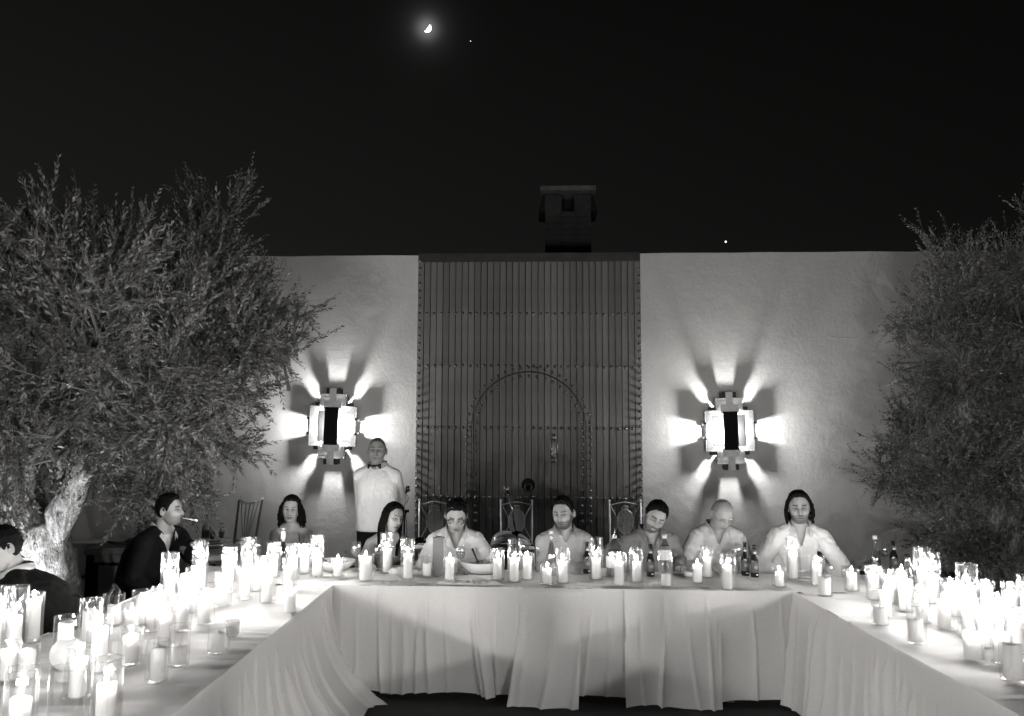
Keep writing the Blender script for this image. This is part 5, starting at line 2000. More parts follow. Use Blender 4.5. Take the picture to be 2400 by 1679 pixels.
def head_color(P, f, skin, brow=.06, beard=0.0, lip=.6, smile=0, eyes_closed=0, fem=0.0, scalp=0.0, recede=0.0):
    x, y, z = P[..., 0], P[..., 1], P[..., 2]
    ax_ = np.abs(x)
    fr_ = f * (y < .01)
    c = np.full(x.shape, skin)
    c = c * (1 + .05 * np.sin(x * 300) * 0)
    # beard shadow / stubble
    if beard:
        jaw = sstep(-.030, -.052, z) * (1 - .75 * G(ax_ - .030, .014) * G(z + .030, .016))
        jaw = jaw * sstep(.055, .02, y) * (1 - .8 * G(x, .024) * G(z + .0645, .0095))
        jaw = np.maximum(jaw, .9 * G(z + .0495, .0048) * (ax_ < .028))
        side = sstep(.050, .060, ax_) * sstep(.02, -.02, z) * sstep(-.06, -.03, y) * sstep(.02, .0, y)
        jaw = np.clip(np.maximum(jaw, side), 0, 1)
        c = c * (1 - beard * jaw)
    # lips
    l = np.clip(G(x, .0185) * 1.25 * (G(z + .0590, .0034) + G(z + .0700, .0042)), 0, 1) * fr_
    c = c * (1 - (1 - lip) * l)
    c = c * (1 - .85 * np.clip(G(x, .018) * G(z + .0645 - .0 * ax_, .0022) * 1.4, 0, 1) * fr_)
    if smile:
        zz = z + .0645 - .010 * (ax_ / .026) ** 2
        m_ = (ax_ < .027) * G(zz, .0062)
        c = np.where((m_ > .30) & (fr_ > 0), .12, c)
        c = np.where((ax_ < .019) & (np.abs(zz - .0012) < .0030) & (fr_ > 0), .5, c)
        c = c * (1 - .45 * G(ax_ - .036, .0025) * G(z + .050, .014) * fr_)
    # brows
    zb = .0245 + (.0020 + .0025 * fem) * np.sin(np.clip((ax_ - .012) / .036, 0, 1) * PI * .8)
    b = sstep(.010, .015, ax_) * (1 - sstep(.046, .052, ax_)) * G(z - zb, .0038 - .0016 * fem)
    c = c * (1 - np.clip(b * 1.3, 0, 1) * fr_) + brow * np.clip(b * 1.3, 0, 1) * fr_
    # lash line, nostrils; shade painted into eye sockets, round the nose, under the lip
    c = c * (1 - .8 * np.clip(G(ax_ - .0085, .0045) * G(z + .0415, .0032) * 1.3, 0, 1) * fr_)
    lash = G(z - (.0085 - .0035 * ((ax_ - .031) / .015) ** 2 - (.006 if eyes_closed else 0)), .0024) * G(ax_ - .031, .0125)
    c = c * (1 - (.88 if not eyes_closed else .8) * np.clip(lash * 1.4, 0, 1) * fr_)
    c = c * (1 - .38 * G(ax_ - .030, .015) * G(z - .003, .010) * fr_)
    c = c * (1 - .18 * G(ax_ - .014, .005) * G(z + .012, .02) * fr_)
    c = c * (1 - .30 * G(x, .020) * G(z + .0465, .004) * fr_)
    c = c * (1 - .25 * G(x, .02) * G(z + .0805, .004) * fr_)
    if scalp:
        hm = np.clip(hair_mask(P, recede) * 4.0, 0, 1) * (.75 + .25 * sstep(.1, .4, hair_mask(P, recede)))
        c = c * (1 - hm) + scalp * hm
    return np.clip(c, .01, .9)


def hair_mask(P, recede=0.0, low=-.062):
    x, y, z = P[..., 0], P[..., 1], P[..., 2]
    # hairline height as a function of how far forward the point lies
    fw = np.clip(-y / .093, -1, 1)
    line = np.interp(fw, [-1, -.55, -.15, .02, .16, .30, .42, .56, .70, .85, 1.0], [low, low + .005, -.030, .004, -.004, .020, .052, .074, .080, .076, .074])
    line = line + .004 * np.sin(x * 260) * np.sin(x * 97 + 1) * (fw > .2)
    line = line + recede * sstep(.3, .8, fw)
    return sstep(-.004, .024, z - line)


def eyeball(mb, cols, cx, cy, cz, r, gx, gz, skin, lid):
    """eyeball with iris looking along (gx,gz); lid = how far the upper lid comes down (0..1)"""
    n, m = 20, 16
    th = np.linspace(0, PI, m + 1); ph = np.arange(n) * 2 * PI / n
    vs = []; cc = []
    g = np.array([gx, -1.0, gz]); g /= np.linalg.norm(g)
    for t in th:
        for p in ph:
            dvec = np.array([math.sin(t) * math.cos(p), math.sin(t) * math.sin(p), math.cos(t)])
            vs.append(np.array([cx, cy, cz]) + r * dvec)
            dd = float(np.dot(dvec, g))
            c = .55
            if dd > .80: c = .05
            if dd > .93: c = .008
            cc.append(c)
    fs = []
    for i in range(m):
        for j in range(n):
            k = (j + 1) % n
            fs.append((i * n + j, (i + 1) * n + j, (i + 1) * n + k, i * n + k))
    mb.add(vs, fs); cols.append(np.array(cc))
    # lids: shells slightly larger than the ball
    for up in (1, -1):
        vs = []; cc = []
        R2 = r * 1.085
        tmax = (PI / 2 - .42 + lid * .85) if up > 0 else (PI / 2 - .40)
        tt = np.linspace(0, tmax, 9)
        pp = np.linspace(-PI - .15, .15, 15)
        for t in tt:
            for p in pp:
                dvec = np.array([math.sin(t) * math.cos(p), math.sin(t) * math.sin(p), up * math.cos(t)])
                vs.append(np.array([cx, cy, cz]) + R2 * dvec)
                cc.append(skin * (.82 if t < tmax * .93 else (.12 if up > 0 else .6)))
        fs = []
        for i in range(8):
            for j in range(14):
                q = (i * 15 + j, (i + 1) * 15 + j, (i + 1) * 15 + j + 1, i * 15 + j + 1)
                fs.append(q if up > 0 else q[::-1])
        mb.add(vs, fs); cols.append(np.array(cc))


def ear(mb, cols, s, skin):
    M = Matrix.Rotation(s * -.30, 3, 'Z') @ Matrix.Rotation(.12, 3, 'X')
    c = (s * .0755, .016, -.006)
    n0 = mb.n
    # bowl of the ear: flattened disc with a rolled rim
    mb.ball(c, (.0055, .0165, .029), 14, 10, M)
    pts = []
    for k in range(15):
        a = -1.2 + k / 14 * 4.2
        v = Vector((s * .0045, .0165 * math.cos(a) * 1.0, .029 * math.sin(a) + .001))
        v = M @ v
        pts.append((c[0] + v.x, c[1] + v.y, c[2] + v.z))
    mb.tube(pts, [.0030] * 12 + [.0035, .004, .0045], 6)
    cols.append(np.full(mb.n - n0, skin * .92))


def tube_prim(mb, pts, rad, n=14, flat=None):
    mb.tube(pts, rad, n, True, flat)
    mb.ball(pts[0], rad[0], 12, 8); mb.ball(pts[-1], rad[-1], 12, 8)


def loft(mb, secs, n=24):
    """secs: list of (centre, right vec, fwd vec, half width, half depth)"""
    rings = []
    a = np.arange(n) * 2 * PI / n
    for c, rv, fv, hw, hd in secs:
        c = np.array(c); rv = np.array(rv); fv = np.array(fv)
        ca = np.sign(np.cos(a)) * np.abs(np.cos(a)) ** .85; sa = np.sign(np.sin(a)) * np.abs(np.sin(a)) ** .85
        rings.append(c + np.outer(ca * hw, rv) + np.outer(sa * hd, fv))
    m = len(rings)
    vs = np.concatenate(rings)
    fs = [(i * n + j, i * n + (j + 1) % n, (i + 1) * n + (j + 1) % n, (i + 1) * n + j) for i in range(m - 1) for j in range(n)]
    fs.append(tuple(range(n - 1, -1, -1))); fs.append(tuple((m - 1) * n + j for j in range(n)))
    mb.add(vs, fs)


def trim(v, f, cut, it=10):
    """drop faces wholly inside the cut and even out the cut edge"""
    keep = [p for p in f if not all(cut[i] for i in p)]
    from collections import defaultdict
    ec = defaultdict(int)
    for q in keep:
        for a, b in zip(q, q[1:] + q[:1]):
            ec[(min(a, b), max(a, b))] += 1
    nb = defaultdict(list)
    for (a, b), c in ec.items():
        if c == 1: nb[a].append(b); nb[b].append(a)
    v = v.copy()
    ks = [k for k in nb if len(nb[k]) == 2]
    ks = np.array(ks); n1 = np.array([nb[k][0] for k in ks]); n2 = np.array([nb[k][1] for k in ks])
    if len(ks):
        for _ in range(it):
            v[ks] = v[ks] * .4 + (v[n1] + v[n2]) * .3
    return v, keep


def remesh(mb, vox, smooth=6):
    me = mb.mesh('tmp')
    o = bpy.data.objects.new('tmp', me); COL.objects.link(o)
    md = o.modifiers.new('r', 'REMESH'); md.mode = 'VOXEL'; md.voxel_size = vox; md.use_smooth_shade = True
    m2 = o.modifiers.new('s', 'SMOOTH'); m2.factor = .5; m2.iterations = smooth
    dg = bpy.context.evaluated_depsgraph_get()
    r = bpy.data.meshes.new_from_object(o.evaluated_get(dg))
    bpy.data.objects.remove(o); bpy.data.meshes.remove(me)
    v = np.empty(len(r.vertices) * 3); r.vertices.foreach_get('co', v); v = v.reshape(-1, 3)
    f = [tuple(p.vertices) for p in r.polygons]
    nn = np.empty(len(r.vertices) * 3); r.vertices.foreach_get('normal', nn); nn = nn.reshape(-1, 3)
    bpy.data.meshes.remove(r)
    return v, f, nn


def ik(S, W, a, b, hint):
    S = Vector(S); W = Vector(W)
    d = W - S
    L = min(d.length, (a + b) * .995)
    d.normalize()
    W = S + d * L
    k = (a * a - b * b + L * L) / (2 * L)
    h = math.sqrt(max(a * a - k * k, 0))
    hv = Vector(hint); hv = hv - d * hv.dot(d)
    hv.normalize()
    return S + d * k + hv * h, W


def hand_mesh(mb, wrist, fwd, palm, s=1.0, curl=.5, side=1, spread=.10):
    """wrist point, direction towards the fingers, palm normal (out of the palm); side +1/-1 = where the thumb lies"""
    f = Vector(fwd).normalized(); pn = Vector(palm); pn = (pn - f * pn.dot(f)).normalized()
    l = f.cross(pn).normalized() * side
    Wp = Vector(wrist)
    n0 = mb.n
    secs = []
    for t, hw, hd in ((-.02, .024, .019), (.0, .026, .018), (.03, .036, .016), (.06, .041, .015), (.085, .040, .013), (.094, .034, .010)):
        secs.append((tuple(Wp + f * t * s), tuple(l), tuple(pn), hw * s, hd * s))
    loft(mb, secs, 14)
    lens = (.070, .080, .075, .058)
    for k in range(4):
        off = (1.5 - k) * .0205 * s
        base = Wp + f * .078 * s + l * off
        d = (f + l * (1.5 - k) * spread).normalized()
        pts = [base, base + d * .012 * s]
        rad = [.0095 * s, .0100 * s]
        ang = 0.0
        cur = pts[-1]
        seg_ = [lens[k] * .45, lens[k] * .32, lens[k] * .23]
        for q in range(3):
            ang += curl * (1.0, 1.15, .75)[q]
            dd = d * math.cos(ang) + pn * math.sin(ang)
            cur = cur + dd * seg_[q] * s
            pts.append(cur); rad.append((.0090, .0083, .0068)[q] * s)
        mb.tube([tuple(p) for p in pts], rad, 9)
        mb.ball(tuple(pts[-1]), rad[-1], 8, 6)
    # thumb
    base = Wp + f * .022 * s + l * .026 * s
    d = (f * .75 + l * .75 + pn * .35).normalized()
    d2 = (f * 1.0 + l * .15 + pn * (.25 + curl * .5)).normalized()
    p1 = base + d * .038 * s; p2 = p1 + d2 * .030 * s; p3 = p2 + d2 * .022 * s
    mb.tube([tuple(base - d * .01), tuple(p1), tuple(p2), tuple(p3)], [.015 * s, .0115 * s, .0105 * s, .0080 * s], 10)
    mb.ball(tuple(p3), .0080 * s, 8, 6)


def person(label, cx, cy, s, yaw=0, pitch=0, roll=0, byaw=0, skin=0.33, fem=0.0, top='shirt', topmat=None, hair='short', hairmat=None,
           beard=0.0, smile=0, closed=0, lid=.15, gaze=(0, 0), hands=None, standing=False, scale=1.0, twist=0, trousers=None, vdepth=.13, vwidth=.055,
           recede=0.0, brow=.06, lip=.62, hint=None, curls=(.5, .5), sh_drop=0.0, slump=0.0):
    Hc = np.array(at(cx, cy, s))
    yw, pt, rl = R(yaw), R(pitch), R(roll)
    MH = Matrix.Rotation(yw, 3, 'Z') @ Matrix.Rotation(rl, 3, 'Y') @ Matrix.Rotation(pt, 3, 'X')
    mh = np.array(MH)
    b = R(byaw)
    fwd = np.array([math.sin(b), -math.cos(b), 0]); rt = np.array([math.cos(b), math.sin(b), 0]); up = np.array([0, 0, 1.0])
    # neck joint behind and below the head centre
    skull = Hc + mh @ np.array([0, .030, -.055]) * scale
    lean = .5 * max(pitch, 0) / 40.0
    N = skull + (-fwd * (.035 + .05 * lean) - up * (.105 - .02 * lean)) * scale
    if standing:
        Lh = .50 * scale
        H = N - fwd * .0 - up * Lh
        O = np.array([H[0], H[1], 0.0])
    else:
        hz = .54
        dz_ = N[2] - hz
        Lh = .50 * scale
        hor = max(math.sqrt(max(Lh * Lh - dz_ * dz_, 0.03 ** 2)), .24)
        H = np.array([N[0], N[1], hz]) - fwd * hor * .9
        O = np.array([H[0], H[1], 0.0])
    sp = N - H; spn = sp / np.linalg.norm(sp)
    # curved spine
    def spine(t):
        c = H + sp * t
        return c - fwd * (.035 + slump) * math.sin(PI * min(t, 1)) * (0 if standing else 1)
    wf = 1 - .12 * fem
    fperp = fwd - spn * np.dot(fwd, spn); fperp /= np.linalg.norm(fperp)

    def torso_secs(inf, loose=0.0):
        if fem:
            tab = [(-.06, .150, .105), (.0, .168, .115), (.15, .155, .105), (.36, .122, .088), (.55, .135, .098), (.68, .150, .110), (.80, .148, .092), (.90, .140, .072), (.97, .098, .055), (1.0, .060, .052)]
        elif standing:
            tab = [(-.06, .158, .112), (.0, .160, .112), (.20, .156, .108), (.45, .158, .108), (.62, .163, .112), (.76, .166, .110), (.86, .158, .096), (.935, .132, .078), (.985, .092, .064), (1.02, .064, .058)]
        else:
            tab = [(-.06, .150, .105), (.0, .165, .115), (.18, .152, .108), (.40, .150, .104), (.60, .163, .114), (.76, .168, .113), (.86, .160, .098), (.935, .132, .078), (.985, .092, .064), (1.02, .064, .058)]
        out_ = []
        for t, hw, hd in tab:
            c = spine(t)
            if fem and .55 < t < .8: c = c + fperp * .022
            lz = loose * (1 - sstep(.45, .85, t)) 
            out_.append((c, rt, fperp, (hw * scale + inf + lz), (hd * scale + inf + lz)))
        return out_
    shw = (.148 if standing else .150 if not fem else .142) * scale
    SL = N - rt * shw - up * (.060 + sh_drop) + fwd * (.015 + .02 * lean); SR = N + rt * shw - up * (.060 + sh_drop) + fwd * (.015 + .02 * lean)
    ua, fa = .285 * scale, .255 * scale
    if hands is None:
        hands = (None, None)
    W = []
    for k, (S_, sd) in enumerate(((SL, -1), (SR, 1))):
        h = hands[k]
        if h is None:
            tgt = S_ - up * .42 + fwd * .16 + rt * sd * .02
            if standing: tgt = H + rt * sd * .155 - fwd * .07 - up * .01
        else:
            tgt = np.array(h)
        W.append(tgt)
    J = []
    for k, (S_, sd) in enumerate(((SL, -1), (SR, 1))):
        hn = rt * sd * .55 - up * .9 - fwd * .25
        if hint is not None and hint[k] is not None: hn = np.array(hint[k])
        E_, W_ = ik(S_, W[k], ua, fa, hn)
        J.append((Vector(S_), E_, W_))
    kn = .0 if not standing else 0
    if standing:
        KL = H - rt * .09 - up * .44 * scale; KR = H + rt * .09 - up * .44 * scale
        AL = np.array([KL[0], KL[1] + .02, .08]); AR = np.array([KR[0], KR[1] + .02, .08])
    else:
        KL = H - rt * .13 + fwd * .40 * scale - up * .03; KR = H + rt * .13 + fwd * .40 * scale - up * .03
        KL[2] = KR[2] = .52
        AL = KL - fwd * .28; AL[2] = .09; AR = KR - fwd * .25; AR[2] = .09
    FL = AL + fwd * .16; FR = AR + fwd * .16
    FL[2] = FR[2] = .045

    def arms(mb, inf, upto=1.0):
        rr_ = np.array([.056, .048, .043, .040, .027]) * (1 - .18 * fem) * scale + inf
        for S_, E_, W_ in J:
            wend = E_.lerp(W_, upto)
            r_end = rr_[3] + (rr_[4] - rr_[3]) * upto
            tube_prim(mb, [tuple(S_), tuple(S_.lerp(E_, .5)), tuple(E_)], [rr_[0], rr_[1], rr_[2]])
            tube_prim(mb, [tuple(E_), tuple(E_.lerp(wend, .35)), tuple(wend)], [rr_[2] * .98, rr_[3] * 1.04, r_end])

    def legs(mb, inf):
        for K_, A_, F_, sd in ((KL, AL, FL, -1), (KR, AR, FR, 1)):
            hp = H + rt * sd * .085
            tube_prim(mb, [tuple(hp), tuple((hp + K_) / 2), tuple(K_)], [.085 + inf, .075 + inf, .055 + inf], 14)
            tube_prim(mb, [tuple(K_), tuple((K_ * .65 + A_ * .35)), tuple(A_)], [.054 + inf, .052 + inf, .036 + inf], 14)
            tube_prim(mb, [tuple(A_), tuple(F_)], [.036 + inf, .033 + inf], 12)
    # ---------------- body (one mesh)
    mb = MB()
    loft(mb, torso_secs(-.008))
    for sd in (-1, 1):
        S_ = SL if sd < 0 else SR
        # trapezius / shoulder cap
        tube_prim(mb, [tuple(N + up * .012 + rt * sd * .02), tuple((N + S_) / 2 + up * .016), tuple(S_)], [.045 * wf, .047 * wf, .054 * wf * scale], 12)
    nk = skull + mh @ np.array([0, .0, .02])
    nr = (.054 - .010 * fem) * scale
    tube_prim(mb, [tuple(N - up * .03), tuple((N + nk) / 2), tuple(nk)], [nr * 1.12, nr, nr * .96], 16)
    if fem:
        # soft collar bones
        for sd in (-1, 1):
            a_ = N + fwd * .050 - up * .035 + rt * sd * .02; b_ = N + fwd * .030 - up * .020 + rt * sd * .12
            mb.tube([tuple(a_), tuple((a_ + b_) / 2 + fwd * .006), tuple(b_)], .011, 8)
            mb.ball(tuple(spine(.68) + fperp * .080 + rt * sd * .065), (.055, .05, .055), 14, 10)
    arms(mb, 0)
    legs(mb, -.004)
    v, f, _ = remesh(mb, .0105, 5)
    out_mb = MB(); cols = []
    out_mb.add(v, f); cols.append(np.full(len(v), skin * .97))
    nbody = len(v)
    # hands
    for k, (S_, E_, W_) in enumerate(J):
        d = (W_ - E_).normalized()
        n0 = out_mb.n
        sd = -1 if k == 0 else 1
        palm = Vector((0, 0, -1)) if not standing else Vector(tuple(-rt * sd))
        if abs(d.z) > .8: palm = Vector(tuple(-rt * sd))
        side_ = 1 if d.cross(palm).dot(Vector(tuple(-rt * sd))) > 0 else -1
        hand_mesh(out_mb, tuple(W_ - d * .004), tuple(d), tuple(palm), (.92 - .08 * fem) * scale, curls[k], side_)
        cols.append(np.full(out_mb.n - n0, skin * .95))
    # head
    P, A, fr_ = head_grid(fem)
    hs = scale * (.97 if fem else 1.0)
    cc = head_color(P, fr_, skin, brow, beard, lip, smile, closed, fem, scalp={'shaved': .13, 'buzz': .3}.get(hair, .004), recede=recede)
    hv = MB(); hcols = []
    m_, n_ = P.shape[:2]
    idx = np.arange(m_ * n_).reshape(m_, n_)
    idn = np.roll(idx, -1, 1)
    fs = np.stack([idx[:-1], idx[1:], idn[1:], idn[:-1]], -1).reshape(-1, 4)
    hv.add(P.reshape(-1, 3), fs); hcols.append(cc.reshape(-1))
    # eyes
    front_mask = (P[..., 1] < 0)
    for sd in (-1, 1):
        dd = (P[..., 0] - sd * .031) ** 2 + (P[..., 2] - .005) ** 2 + (~front_mask) * 1.0
        j = np.unravel_index(np.argmin(dd), dd.shape)
        ye = P[j][1]
        eyeball(hv, hcols, sd * .031, ye + .0078, .0050, .0118, gaze[0], gaze[1], skin, lid + (.9 if closed else 0))
        ear(hv, hcols, sd, skin)
    hvv = np.concatenate(hv.v) * hs
    hvv = hvv @ mh.T + Hc
    off = out_mb.n
    out_mb.add(hvv, hv.f); cols += hcols
    me = bpy.data.meshes.new('person')
    allv = np.concatenate(out_mb.v) - O
    me.from_pydata(allv.tolist(), [], out_mb.f)
    me.polygons.foreach_set('use_smooth', [True] * len(me.polygons))
    ca = me.color_attributes.new('Col', 'FLOAT_COLOR', 'POINT')
    c = np.concatenate(cols)
    ca.data.foreach_set('color', np.stack([c * 1.015, c, c * .985, np.ones_like(c)], 1).reshape(-1))
    me.materials.append(M_skin); me.materials.append(M_eye)
    me.update()
    root = link('person', me, None, tuple(O))
    tag(root, label, 'person')

    def child(name, mbx, mt, smooth=True):
        vv = np.concatenate(mbx.v) - O
        mbx.v = [vv]
        return mbx.build(name, mt, root, smooth)
    root_info = dict(O=O, N=N, H=H, J=J, mh=mh, Hc=Hc, hs=hs, rt=rt, fwd=fwd, up=up, fperp=fperp, spine=spine, SL=SL, SR=SR, child=child, root=root, spn=spn, P=P, ye=ye)

    # ---------------- clothing
    def wrinkle(v, nn, amp, sc_=9.0, sd=0):
        for i in range(len(v)):
            q = v[i]
            k1 = q[0] * .8 + q[2] * .6; k2 = q[2] * .8 - q[0] * .6
            a_ = mnoise.noise(Vector((k1 * sc_ + sd, q[1] * sc_ * .6, k2 * sc_ * .38)))
            c_ = mnoise.noise(Vector((k2 * sc_ * 1.1 + sd, q[1] * sc_ * .6, k1 * sc_ * .4)))
            b_ = mnoise.noise(Vector((q[0] * sc_ * 2.6, q[1] * sc_ * 2.6 + sd, q[2] * sc_ * 1.9)))
            r1 = (1 - abs(a_) * 3.0) + (1 - abs(c_) * 3.0) * .7
            cr = -math.exp(-abs(a_) * 16) - .7 * math.exp(-abs(c_) * 18) - .35 * math.exp(-abs(b_) * 10)
            v[i] = q + nn[i] * (amp * (.45 * r1 + .35 * b_ + 1.25 * cr + .65))
        return v
    if top in ('shirt', 'jacket', 'waiter'):
        inf = .012 if top != 'jacket' else .020
        mbx = MB(); loft(mbx, torso_secs(inf + .004, .026 if not standing else .006))
        for sd in (-1, 1):
            S_ = SL if sd < 0 else SR
            tube_prim(mbx, [tuple(N + up * .008 + rt * sd * .03), tuple((N + S_) / 2 + up * .014), tuple(S_)], [.045 + inf, .047 + inf, .056 * scale + inf], 12)
        tube_prim(mbx, [tuple(N - up * .02), tuple(N + (nk - N) * .45)], [nr + inf * .7, nr + inf * .5], 14)
        arms(mbx, inf + .002, .86 if top != 'rolled' else .3)
        if standing: pass
        v, f, nn = remesh(mbx, .0095, 4)
        v = wrinkle(v, nn, {'jacket': .006, 'waiter': .004}.get(top, .0085), {'waiter': 14.0}.get(top, 9.0), sd=cx * .013)
        # cut the neck opening: above the collar line and inside the V
        rel = v - N
        hz_ = rel @ up; fz_ = rel @ fwd; xz = rel @ rt
        if top == 'waiter': vd, vw = .012, .03
        else: vd, vw = vdepth, vwidth
        tilt = hz_ - .0 + fz_ * .35       # collar line drops to the front
        cutA = (tilt > .034) & (np.abs(xz) < .085) & (np.abs(fz_) < .10)
        vv_ = (np.abs(xz) < vw * np.clip((hz_ + vd) / vd, 0, 2)) & (fz_ > .0) & (hz_ > -vd) & (hz_ < .1)
        cut = cutA | vv_
        v, keep = trim(v, f, cut)
        m2 = MB().add(v, keep)
        nm = 'shirt' if top != 'jacket' else 'jacket'
        child(nm, m2, topmat)
        # fold-down collar
        ctop = MB()
        cm = topmat
        if top == 'jacket': cm = M_shirtW
        rows_ = []
        amax = 2.45 if top != 'waiter' else 2.9
        for k in range(33):
            a_ = -amax + 2 * amax * k / 32       # 0 = back of neck
            dirv = -fwd * math.cos(a_) + rt * math.sin(a_)
            t = max(0, abs(a_) - 1.2) / (amax - 1.2)
            drop = t ** 1.6 * (vd * .45 if top != 'waiter' else .012)
            rad_ = nr + .012 + .006 * t
            c0 = N + up * (.036 - drop) + fwd * (.004 + .040 * t)
            p_in = c0 + dirv * (rad_)
            p_top = c0 + dirv * (rad_ + .006) + up * (.038 - .012 * t)
            p_out = c0 + dirv * (rad_ + .022 + .010 * t) + up * (.004 - .022 * t ** 3)
            rows_.append([p_in, p_top + dirv * -.001, p_top + dirv * .004, p_out])
        ctop.grid(np.array(rows_))
        child('collar', ctop, cm)
        if top == 'jacket':
            # white shirt front inside
            sf = MB(); loft(sf, torso_secs(.010)[3:])
            v2, f2, n2 = remesh(sf, .012, 3)
            rel = v2 - N
            ok = ((rel @ fwd) > -.03) & (np.abs(rel @ rt) < .10)
            cutn = ((rel @ up) > -.015) & (np.abs(rel @ rt) < .05)
            v3 = [p for p in f2 if all(ok[i] and not cutn[i] for i in p)]
            child('shirt', MB().add(v2, v3), M_shirtW)
            # lapels
            for sd in (-1, 1):
                rows_ = []
                for k in range(9):
                    t = k / 8
                    c_ = N + up * (.01 - vd * t) + rt * sd * (vw * (1 - t) + .012) + fwd * (.055 + .05 * t) 
                    o_ = c_ + rt * sd * (.045 * (1 - t * .6)) - fwd * .012 - up * .004
                    rows_.append([c_ + fwd * .018, (c_ + o_) / 2 + fwd * .022, o_ + fwd * .010])
                child('lapel', MB().grid(np.array(rows_)), topmat)
        else:
            # button placket
            pl = MB()
            rows_ = []
            for k in range(10):
                t = k / 9
                q = spine(.86 - .62 * t) + fperp * ((.102 + .012 * math.sin(PI * t)) * scale + inf + .009)
                rows_.append([q - rt * .014, q + fperp * .003, q + rt * .014])
            child('placket', pl.grid(np.array(rows_)), topmat)
            if top == 'waiter':
                bw = MB()
                cb = N + up * .030 + fwd * (nr + .068)
                for sd in (-1, 1):
                    vs = []
                    for xx, hh_ in ((.006, .008), (.034, .017), (.060, .024)):
                        for zz, yy in ((-hh_, .0), (hh_, .0), (hh_ * .8, .010), (-hh_ * .8, .010)):
                            vs.append(cb + rt * sd * xx + up * zz + fwd * yy)
                    fs_ = []
                    for q in range(2):
                        for w_ in range(4):
                            fs_.append((q * 4 + w_, q * 4 + (w_ + 1) % 4, q * 4 + 4 + (w_ + 1) % 4, q * 4 + 4 + w_))
                    fs_.append((8, 9, 10, 11)); fs_.append((3, 2, 1, 0))
                    bw.add(vs, fs_)
                bw.ball(tuple(cb + fwd * .006), (.009, .008, .009), 10, 6)
                child('bow_tie', bw, M_black, False)
        # trousers
        mbx = MB(); loft(mbx, torso_secs(.018 if standing else .010)[:3]); legs(mbx, .012)
        v, f, nn = remesh(mbx, .02, 3)
        child('trousers', MB().add(v, f), trousers or M_trouser)
    elif top in ('strap', 'tube'):
        mbx = MB(); loft(mbx, torso_secs(.006))
        for sd in (-1, 1):
            mbx.ball(tuple(spine(.68) + fperp * .082 + rt * sd * .065), (.060, .055, .060), 14, 10)
        legs(mbx, .03)
        v, f, nn = remesh(mbx, .011, 4)
        rel = v - N
        tt_ = (v - H) @ spn / np.linalg.norm(sp)
        fz_ = rel @ fwd; xz = rel @ rt
        lim = .70 if top == 'tube' else .66 + .10 * G(np.abs(xz) - .075, .03) * (fz_ > 0)
        if top == 'strap': lim = np.where(fz_ < 0, .60, lim)
        v, keep = trim(v, f, tt_ > lim)
        child('dress', MB().add(v, keep), topmat)
        if top == 'strap':
            for sd in (-1, 1):
                a_ = spine(.76) + fperp * .108 + rt * sd * .078
                b_ = (SL if sd < 0 else SR) * .42 + N * .58 + up * .045
                c_ = spine(.66) - fperp * .10 + rt * sd * .07
                child('strap', MB().tube([tuple(a_), tuple(a_ * .5 + b_ * .5 + fperp * .026), tuple(b_ + fperp * .01), tuple(b_ - fperp * .03), tuple(c_)], .0042, 6), topmat)
    # ---------------- hair
    hm = hair_mask(P, recede, low=-.062)
    nrmv = np.stack([P[..., 0] / .075 ** 2, (P[..., 1]) / .095 ** 2, P[..., 2] / .115 ** 2], -1)
    nrmv /= np.linalg.norm(nrmv, axis=-1)[..., None]
    hmat = hairmat or M_hair

    def cap(th, topx=0.0, noise_a=.5, mask=None, nsc=34, name='hair', frontlift=0.0):
        mk = hm if mask is None else mask
        x, y, z = P[..., 0], P[..., 1], P[..., 2]
        tk = th * (.38 + (.62 + topx) * sstep(.01, .10, z)) if hair in ('short', 'quiff', 'slick') else th * (1 + topx * sstep(.02, .11, z))
        Q = P.copy()
        for i in range(m_):
            for j in range(n_):
                if mk[i, j] <= 0: continue
                p = P[i, j]
                nzv = mnoise.noise(Vector((p[0] * nsc, p[1] * nsc * .8, p[2] * nsc + cx))) + .5 * mnoise.noise(Vector((p[0] * nsc * 3, p[1] * nsc * 1.2, p[2] * nsc * 2.2)))
                tkk = tk[i, j] * mk[i, j] ** .75 * (1 + noise_a * nzv) + .0010
                Q[i, j] = p + nrmv[i, j] * tkk
                if frontlift:
                    Q[i, j, 2] += frontlift * sstep(.35, .9, np.array(-p[1] / .093)) * mk[i, j] * (1 + .5 * nzv)
        keepf = [tuple(q) for q in fs.tolist() if sum(mk.reshape(-1)[k] > .02 for k in q) >= 3]
        mbh = MB().add(Q.reshape(-1, 3) * hs @ mh.T + Hc, keepf)
        return child(name, mbh, hmat)

    def hw(p):   # head-local to world
        return np.array(p) * hs @ mh.T + Hc
